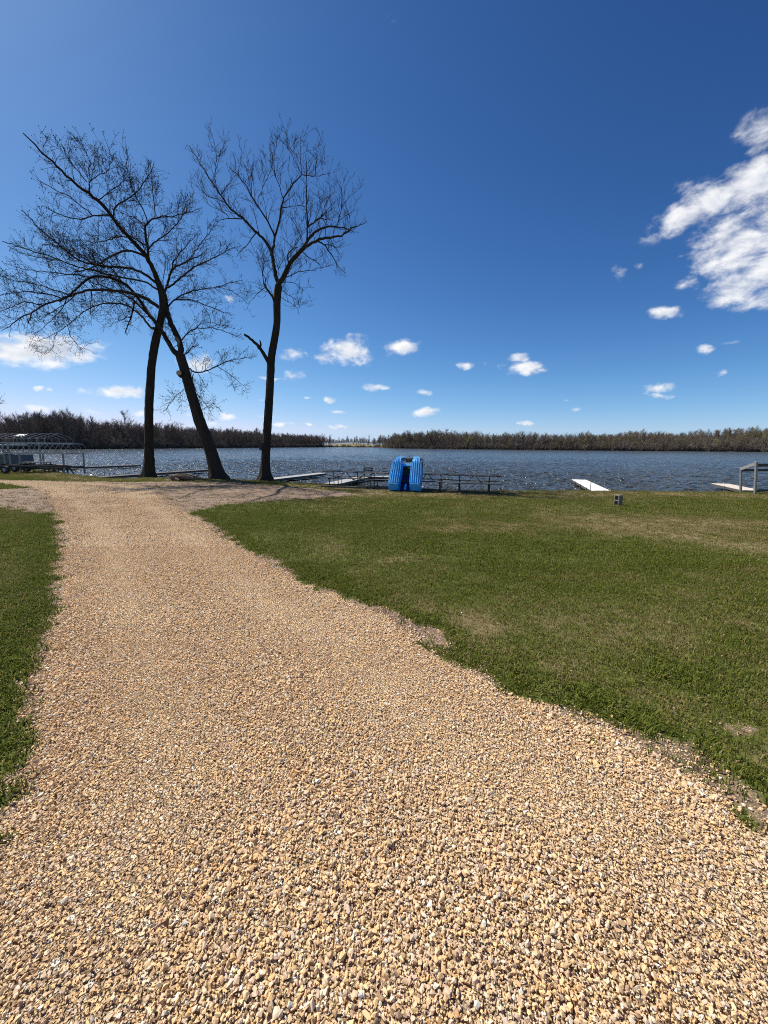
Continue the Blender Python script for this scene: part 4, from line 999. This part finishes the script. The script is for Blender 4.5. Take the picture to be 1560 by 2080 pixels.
# local: holes run along y; x width, z up
xs = [-W / 2, -W / 2 + t, W / 2 - t, W / 2]; zs = [0, t, t + hh, 2 * t + hh, 2 * t + 2 * hh, H]
vv = {}
for iy, y in enumerate((-D / 2, D / 2)):
    for ix, x in enumerate(xs):
        for iz, z in enumerate(zs): vv[ix, iy, iz] = bm.verts.new((x, y, z))
def fq(*k): bm.faces.new([vv[i] for i in k])
for ix in range(3):
    for iz in range(5):
        if ix == 1 and iz in (1, 3): continue
        fq((ix, 0, iz), (ix + 1, 0, iz), (ix + 1, 0, iz + 1), (ix, 0, iz + 1)); fq((ix, 1, iz), (ix, 1, iz + 1), (ix + 1, 1, iz + 1), (ix + 1, 1, iz))
for iz in range(5):
    fq((0, 0, iz), (0, 0, iz + 1), (0, 1, iz + 1), (0, 1, iz)); fq((3, 0, iz), (3, 1, iz), (3, 1, iz + 1), (3, 0, iz + 1))
for ix in range(3):
    fq((ix, 0, 0), (ix, 1, 0), (ix + 1, 1, 0), (ix + 1, 0, 0)); fq((ix, 0, 5), (ix + 1, 0, 5), (ix + 1, 1, 5), (ix, 1, 5))
for iz in (1, 3):
    fq((1, 0, iz), (1, 0, iz + 1), (1, 1, iz + 1), (1, 1, iz)); fq((2, 0, iz), (2, 1, iz), (2, 1, iz + 1), (2, 0, iz + 1))
    fq((1, 0, iz), (1, 1, iz), (2, 1, iz), (2, 0, iz)); fq((1, 0, iz + 1), (2, 0, iz + 1), (2, 1, iz + 1), (1, 1, iz + 1))
bmesh.ops.recalc_face_normals(bm, faces=bm.faces)
bmesh.ops.bevel(bm, geom=[e for e in bm.edges], offset=.005, segments=1, affect='EDGES')
me = bpy.data.meshes.new('body'); bm.to_mesh(me); bm.free(); blk = link_mesh('body', me, m_conc, root)
root.rotation_euler = (0, 0, R(-67)); root.location.z -= .012

# ------------------------------------------------------------------ docks
DECK_Z = -1.47
def dock(label, pts, width, deck_mat, z=DECK_Z, posts=(), sect=3.0, post_h=.55, name='dock'):
    """pts: centre line in plan; posts: list of (distance along, side, height above deck)"""
    P = [Vector((a, b, z)) for a, b in pts]; root = empty(name, P[0]); tag(root, label, 'dock'); O = P[0]
    for a, b in zip(P[:-1], P[1:]):
        d = (b - a); Lh = d.length; d.normalize(); s = Vector((d.y, -d.x, 0)); n = max(1, round(Lh / sect))
        for i in range(n):
            a0 = a + d * (Lh * i / n + .01); a1 = a + d * (Lh * (i + 1) / n - .01)
            MB().bar(a0 - O, a1 - O, width, .045, .006).build('deck_panel', deck_mat, root)
            for sd in (-1, 1): MB().bar(a0 - O + s * sd * (width / 2 - .03) + Vector((0, 0, -.115)), a1 - O + s * sd * (width / 2 - .03) + Vector((0, 0, -.115)), .045, .18).build('stringer', m_under, root)
            mid = a0.lerp(a1, .5)
            MB().bar(mid - O - s * width * .45 + Vector((0, 0, -.17)), mid - O + s * width * .45 + Vector((0, 0, -.17)), .06, .06).build('cross_beam', m_under, root)
            for sd in (-1, 1):
                q = a0 - O + s * sd * (width / 2 + .035) + d * .15; MB().pipe([q + Vector((0, 0, -1.4)), q + Vector((0, 0, .03))], .03, 7).build('leg', m_steel, root)
    a, b = P[0], P[-1]; d = (P[1] - P[0]).normalized(); s = Vector((d.y, -d.x, 0))
    for dist, sd, hh in posts:
        q = P[0] - O + d * dist + s * sd * (width / 2 + .04); MB().pipe([q + Vector((0, 0, -1.2)), q + Vector((0, 0, hh))], .024, 7).build('pole', m_steel, root)
    return root
def dp(px, py): q = onz(px, py, DECK_Z); return (q.x, q.y)
def ext(a, b, m):   # extend b end by m metres
    a, b = Vector(a), Vector(b); return tuple(b + (b - a).normalized() * m)
far_, near_ = dp(1176, 974.5), dp(1217, 995)
dock('bright white dock running out from the lawn beyond the concrete block', [ext(far_, near_, 1.6), far_], 1.22, m_dock, posts=[(1.2, -1, .75), (3.2, 1, 1.05), (9.5, 1, .75)])
far_, near_ = dp(1463, 982.6), dp(1518, 994)
dock('tan plank dock beside the metal boat lift at the right edge', [ext(far_, near_, 1.0), far_], 1.22, m_tan, posts=[(7.5, 1, 1.1), (7.5, -1, 1.1)])
a, b = dp(520, 976.5), dp(655, 961)
dock('grey-white dock reaching out to the right behind the tree nearest the tables', [a, b], 1.2, m_gdock, posts=[(1.5, 1, .7), (12.5, -1, 1.3), (2.6, -1, .6)])
a, b, c = dp(672, 983), dp(740, 968.5), dp(846, 967)
dock('white L-shaped dock behind the picnic tables', [a, b, c], 1.3, m_gdock, posts=[(.6, 1, .5), (4.5, 1, .6)])
a, b = dp(188, 970), dp(424, 953.5)
dock('narrow low dock crossing behind the two left trees', [a, b], 1.1, m_plank, posts=[(1.5, -1, .6), (1.2, 1, .4), (11, -1, .6)])
a, b = dp(96, 951), dp(283, 944.5)
dock('farthest narrow dock left of the straight tree', [a, b], 1.1, m_plank, posts=[(20, 1, .5)])
# small bench standing on the L-shaped dock
q = at(747, 958, 36); root = empty('dock_bench', (q.x, q.y, DECK_Z + .03), R(-20)); tag(root, 'small slatted bench standing on the L-shaped dock behind the tables', 'bench')
for z in (.78, .98): MB().box((0, .12, z), (.95, .04, .13), None, .01).build('back_slat', m_plank, root)
for y in (-.22, -.05): MB().box((0, y, .45), (.95, .14, .04), None, .008).build('seat_slat', m_plank, root)
for x in (-.36, .36):
    MB().bar((x, .09, 0), (x, .09, 1.04), .05, .04).build('leg', m_dsteel, root); MB().bar((x, -.26, 0), (x, -.26, .43), .05, .04).build('leg', m_dsteel, root); MB().bar((x, -.29, .41), (x, .10, .41), .04, .04).build('arm', m_dsteel, root)

# ------------------------------------------------------------------ boat lift frame at the right edge
q0 = ground(1533.5, 1003); root = empty('boat_lift', q0); tag(root, 'bare metal boat lift frame on the bank at the right edge', 'boat lift')
q1 = at(1504.5, 1001.5, 21.6) - q0; t0 = at(1536.5, 937, q0.y) - q0; t1 = at(1505, 949, 21.6) - q0; Rv = Vector((3.2, .75, 0))
for o_ in (Vector((0, 0, 0)), Rv):
    for a_, b_ in ((Vector((0, 0, 0)), t0), (q1, t1)): MB().bar(a_ + o_ - (b_ - a_) * .15, b_ + o_, .09, .09, .008).build('post', m_galv, root)
    MB().bar(t0 * .93 + o_, t1 + (q1 - t1) * .07 + o_, .05, .17, .006).build('side_beam', m_galv, root)
for c_, w_ in ((t0 * .88, .13), (t1 + (q1 - t1) * .12, .13), (t0 * .10, .10)): MB().bar(c_ + Vector((.06, 0, 0)), c_ + Rv - Vector((.06, 0, 0)), .05, w_, .006).build('cross_beam', m_dsteel, root)

# ------------------------------------------------------------------ left: canopy lifts, pontoon boat, trailer, table
def canopy_lift(label, origin, Lx, Wy, rail_h, rise, nh, peaked, rz, legs, hang=0.0):
    root = empty('boat_lift_canopy', origin, rz); tag(root, label, 'boat lift', 'boat lift canopy frames at the left')
    for y in (-Wy / 2, Wy / 2): MB().bar((0, y, rail_h), (Lx, y, rail_h), .05, .07).build('side_rail', m_alu, root)
    for x in (0, Lx): MB().bar((x, -Wy / 2, rail_h), (x, Wy / 2, rail_h), .05, .06).build('end_rail', m_alu, root)
    for i in range(nh):
        x = Lx * i / (nh - 1)
        if peaked: pts = [(x, -Wy / 2, rail_h), (x, -Wy / 2, rail_h + rise * .45), (x, -Wy / 2 + .1, rail_h + rise * .52), (x, 0, rail_h + rise), (x, Wy / 2 - .1, rail_h + rise * .52), (x, Wy / 2, rail_h + rise * .45), (x, Wy / 2, rail_h)]
        else: pts = [(x, -Wy / 2 * math.cos(a), rail_h + rise * min(1, math.sin(a) * 1.15)) for a in np.linspace(0, math.pi, 11)]
        MB().pipe(pts, .014, 6).build('hoop', m_alu, root)
    for y in ((-Wy / 2, 0, Wy / 2) if peaked else (-Wy * .35, Wy * .35)):
        z = rail_h + (rise if (not peaked or y == 0) else rise * .45) * (1 if peaked else .93); MB().pipe([(0, y, z), (Lx, y, z)], .011, 6).build('ridge_tube', m_alu, root)
    for x in legs:
        for y in (-Wy / 2 + .06, Wy / 2 - .06): MB().bar((x, y, -.2), (x + .06, y, rail_h), .085, .085).build('post', m_galv, root)
    for y in (-Wy / 2 + .06, Wy / 2 - .06): MB().bar((legs[0], y, .35), (legs[-1], y, .35), .09, .12).build('lift_beam', m_dsteel, root)
    for x in legs[1:]: MB().bar((x, -Wy / 2 + .1, .36), (x, Wy / 2 - .1, .36), .07, .09).build('cross_beam', m_dsteel, root)
    return root
zg = -.5
q = at(134, 900, 32); canopy_lift('boat lift with peaked hoop canopy frame at the left edge, the taller of the two', (q.x - 8.0, q.y - .9, zg), 8.0, 2.9, q.z - zg, .75, 15, True, R(2), (2.2, 5.15))
q = at(152, 921, 29.2); canopy_lift('boat lift with lower rounded hoop canopy frame at the left', (q.x - 4.6, q.y, zg), 4.6, 2.2, q.z - zg, .72, 13, False, R(3), (1.2, 4.25))
# pontoon boat
def pontoon_boat():
    q = at(46, 944, 34.5); L = 6.5; root = empty('pontoon_boat', (q.x - L, q.y, zg), R(1)); tag(root, 'pontoon boat with pale side panels and flat roof parked behind the canopy frames', 'boat')
    m_pale = simple_mat('pale_blue_panel', (.06, .075, .095), (.11, .13, .15), 3, .4); m_dk = simple_mat('dark_panel', (.03, .035, .05), (.06, .065, .08), 4, .4); m_roof = simple_mat('boat_roof', (.22, .26, .26), (.34, .38, .37), 4, .6)
    zd = q.z - zg + .05
    for y in (-.85, .85):
        pts = [(0, y, zd - .38), (L - .7, y, zd - .38), (L - .3, y, zd - .32), (L + .05, y, zd - .18)]
        P = np.array(pts)[None]; v, f = tubes(P, np.array([[.32, .32, .25, .06]]), 16); mb = MB(); vs = [mb.bm.verts.new(x) for x in v]
        for k in f: mb.bm.faces.new([vs[i] for i in k])
        mb.bm.faces.new(vs[:16][::-1]); mb.bm.faces.new(vs[-16:]); mb.build('pontoon', m_alu, root, True)
    MB().box((L / 2, 0, zd), (L, 2.5, .12), None, .02).build('deck', m_under, root)
    for i in range(4):
        x0 = .15 + i * 1.6
        if i < 3 or True: MB().box((x0 + .72, -1.2, zd + .48), (1.42, .05, .72), None, .015).build('side_panel', m_pale, root); MB().box((x0 + .72, -1.235, zd + .55), (1.1, .012, .16), None, .004).build('stripe', m_dk, root)
        MB().box((x0 + .72, 1.2, zd + .48), (1.42, .05, .72), None, .015).build('side_panel', m_pale, root)
    MB().box((L - .12, 0, zd + .48), (.05, 2.3, .72), None, .015).build('end_panel', m_pale, root)
    for x in (.4, 2.2, 4.2, 5.6):
        for y in (-1.15, 1.15): MB().pipe([(x, y, zd), (x, y, zd + 1.62)], .028, 7).build('roof_post', m_alu, root)
    MB().box((3.05, 0, zd + 1.66), (6.0, 2.5, .13), None, .03).build('roof', m_roof, root)
    for x, w in ((1.2, 1.3), (4.6, .8)):
        MB().box((x, .3, zd + .35), (w, .7, .5), None, .06).build('seat', m_dk, root); MB().box((x, .68, zd + .8), (w, .16, .55), None, .05).build('seat_back', m_pale, root)
    MB().box((3.2, -.2, zd + .55), (.6, .5, 1.0), None, .04).build('console', m_dk, root)
pontoon_boat()
# boat trailer under it
q = ground(60, 963); root = empty('boat_trailer', (q.x - 2.0, q.y + .8, q.z), R(3)); tag(root, 'low dark boat trailer with wheels beneath the pontoon boat', 'trailer')
for y in (-.7, .7):
    MB().bar((-2.6, y, .55), (2.6, y, .55), .08, .12).build('frame_rail', m_dsteel, root)
    for x in (-.5, .35):
        mb = MB(); mb.pipe([(x, y * 1.25 - .09, .30), (x, y * 1.25 + .09, .30)], .26, 18); w = mb.build('wheel', m_rubber, root); MB().pipe([(x, y * 1.25 - .10, .30), (x, y * 1.25 + .10, .30)], .13, 12).build('rim', m_steel, w)
for x in (-2.4, -1, .6, 2.3): MB().bar((x, -.7, .60), (x, .7, .60), .07, .09).build('cross_beam', m_dsteel, root)
for y in (-.7, .7): MB().bar((2.6, y, .55), (4.0, 0, .50), .08, .10).build('tongue', m_dsteel, root)
MB().bar((3.9, 0, 0.0), (3.9, 0, .55), .06, .06).build('jack', m_dsteel, root)
# stacked dock sections and an old picnic table by the lifts
m_wood = simple_mat('grey_wood', (.10, .088, .07), (.20, .175, .14), 5, .9, 0, .4, .003, (.4, 6, 6))
def wood_table(px, py, depth, rz, label):
    p = at(px, py, depth); root = empty('wooden_picnic_table', (p.x, p.y, h1(p.x, p.y)), rz); tag(root, label, 'table')
    for y in (-.3, -.1, .1, .3): MB().box((0, y, .74), (1.9, .17, .04), None, .006).build('tabletop_plank', m_wood, root)
    for y in (-.7, .7): MB().box((0, y, .44), (1.9, .25, .04), None, .006).build('bench_plank', m_wood, root)
    for x in (-.65, .65):
        for s_ in (-1, 1): MB().bar((x, s_ * .62, 0), (x, s_ * .22, .72), .045, .09).build('leg', m_wood, root)
        MB().bar((x + .05, -.8, .40), (x + .05, .8, .40), .045, .09).build('cross_beam', m_wood, root)
wood_table(80, 958, 29.0, R(14), 'old wooden picnic table under the left edge of the lower canopy frame')
wood_table(122, 957, 30.5, R(-24), 'old wooden picnic table beside the right post of the lower canopy frame')
q = at(40, 955, 31.5); root = empty('dock_section', (q.x, q.y, h1(q.x, q.y)), R(5)); tag(root, 'grey dock section lying flat on blocks in the grass at the left edge', 'dock section')
for i in range(9): MB().box((-1.2 + i * .3, 0, .36), (.27, 1.1, .035), None, .005).build('plank', m_wood, root)
for y in (-.5, .5): MB().box((0, y, .27), (2.7, .05, .14)).build('stringer', m_under, root)
for x in (-1.1, 1.1): MB().box((x, 0, .095), (.2, 1.0, .2), None, .01).build('support', m_timber, root)

# ------------------------------------------------------------------ fallen log
q = ground(377, 977); root = empty('fallen_log', q, R(-6)); tag(root, 'rotting fallen log with snapped branch stubs lying between the two left trees', 'log')
g = np.random.default_rng(9)
def rough_tube(pts, rad, sides, seed, nm, amp=.14):
    Q, rr, L = resample(np.array(pts, float), np.array(rad, float), .06); v, qd = tubes(Q[None], rr[None], sides); gg = np.random.default_rng(seed); V3 = v.reshape(len(Q), sides, 3)
    f = 1 + amp * (fbm(np.arange(len(Q))[:, None] * .35 + 0 * np.arange(sides)[None], np.arange(sides)[None] * .8 + 0 * np.arange(len(Q))[:, None], seed, 3) - .5) * 2 + gg.normal(0, .03, (len(Q), sides))
    V3 = Q[:, None] + (V3 - Q[:, None]) * f[..., None]; n = len(v)
    fl = list(qd.ravel()) + list(range(n - sides, n)) + list(range(sides))[::-1]
    return link_mesh(nm, mesh_np(nm, V3.reshape(-1, 3), fl, [4] * len(qd) + [sides, sides], True), m_logm, root)
m_logm = bark_mat('log_bark', (.07, .054, .04), (.19, .15, .115), 5); root.scale = (.92, .92, .85)
rough_tube([(-.92, .02, .22), (-.45, .04, .27), (.1, 0, .26), (.62, -.05, .17)], [.20, .23, .20, .11], 22, 3, 'log', .22)
rough_tube([(-.95, .02, .22), (-.80, .02, .225)], [.14, .14], 14, 14, 'rotten_core', .1)
rough_tube([(-.7, .05, .40), (-.1, .06, .47), (.45, 0, .36)], [.05, .085, .04], 10, 15, 'split_slab', .2)
rough_tube([(.25, -.1, .34), (.5, -.14, .26), (.72, -.2, .08)], [.10, .085, .05], 10, 5, 'branch_stub', .1)
rough_tube([(.3, .05, .30), (.62, .1, .30), (.9, .12, .22)], [.09, .06, .035], 9, 6, 'branch_stub', .1)
rough_tube([(.6, .1, .30), (.78, .12, .38), (.88, .1, .46)], [.045, .03, .018], 7, 7, 'branch_stub', .1)
rough_tube([(-.5, -.2, .16), (-.3, -.34, .12), (-.1, -.42, .05)], [.10, .07, .045], 9, 8, 'branch_stub', .1)
rough_tube([(.8, .05, .2), (1.0, .0, .24), (1.14, .03, .2)], [.04, .05, .03], 8, 10, 'branch_stub', .15)

# flat pale stone by the tables, loose stones in the lawn
q = ground(1041, 1003); me = bpy.data.meshes.new('flat_stone'); v, f = stones[2]; me.from_pydata([tuple(x) for x in v * np.array([.55, .35, .12])], [], f); me.materials.append(m_conc)
o = bpy.data.objects.new('flat_stone', me); COL.objects.link(o); o.location = (q.x, q.y, q.z + .02); tag(o, 'flat pale stone in the grass right of the picnic tables', 'stone')

# ------------------------------------------------------------------ bare tree and pale shed at the far left
q = at(-14, 905, 95); far_tree(q.x, q.y, -.6, 22.0, 0, 'large nearer bare tree cut off by the left edge of the picture', None, 4); 
q = at(44, 886, 205); root = empty('shed', (q.x, q.y, q.z - 1.6)); tag(root, 'small white-roofed shed among the trees of the left shore', 'shed')
m_white = simple_mat('white_paint', (.62, .62, .62), (.75, .75, .75), 2, .5)
MB().box((0, 0, .7), (3.6, 3, 2.6)).build('wall', m_timber, root); MB().box((0, -.5, 2.06), (4.4, 3.4, .12), Matrix.Rotation(R(18), 3, 'X')).build('roof', m_white, root)
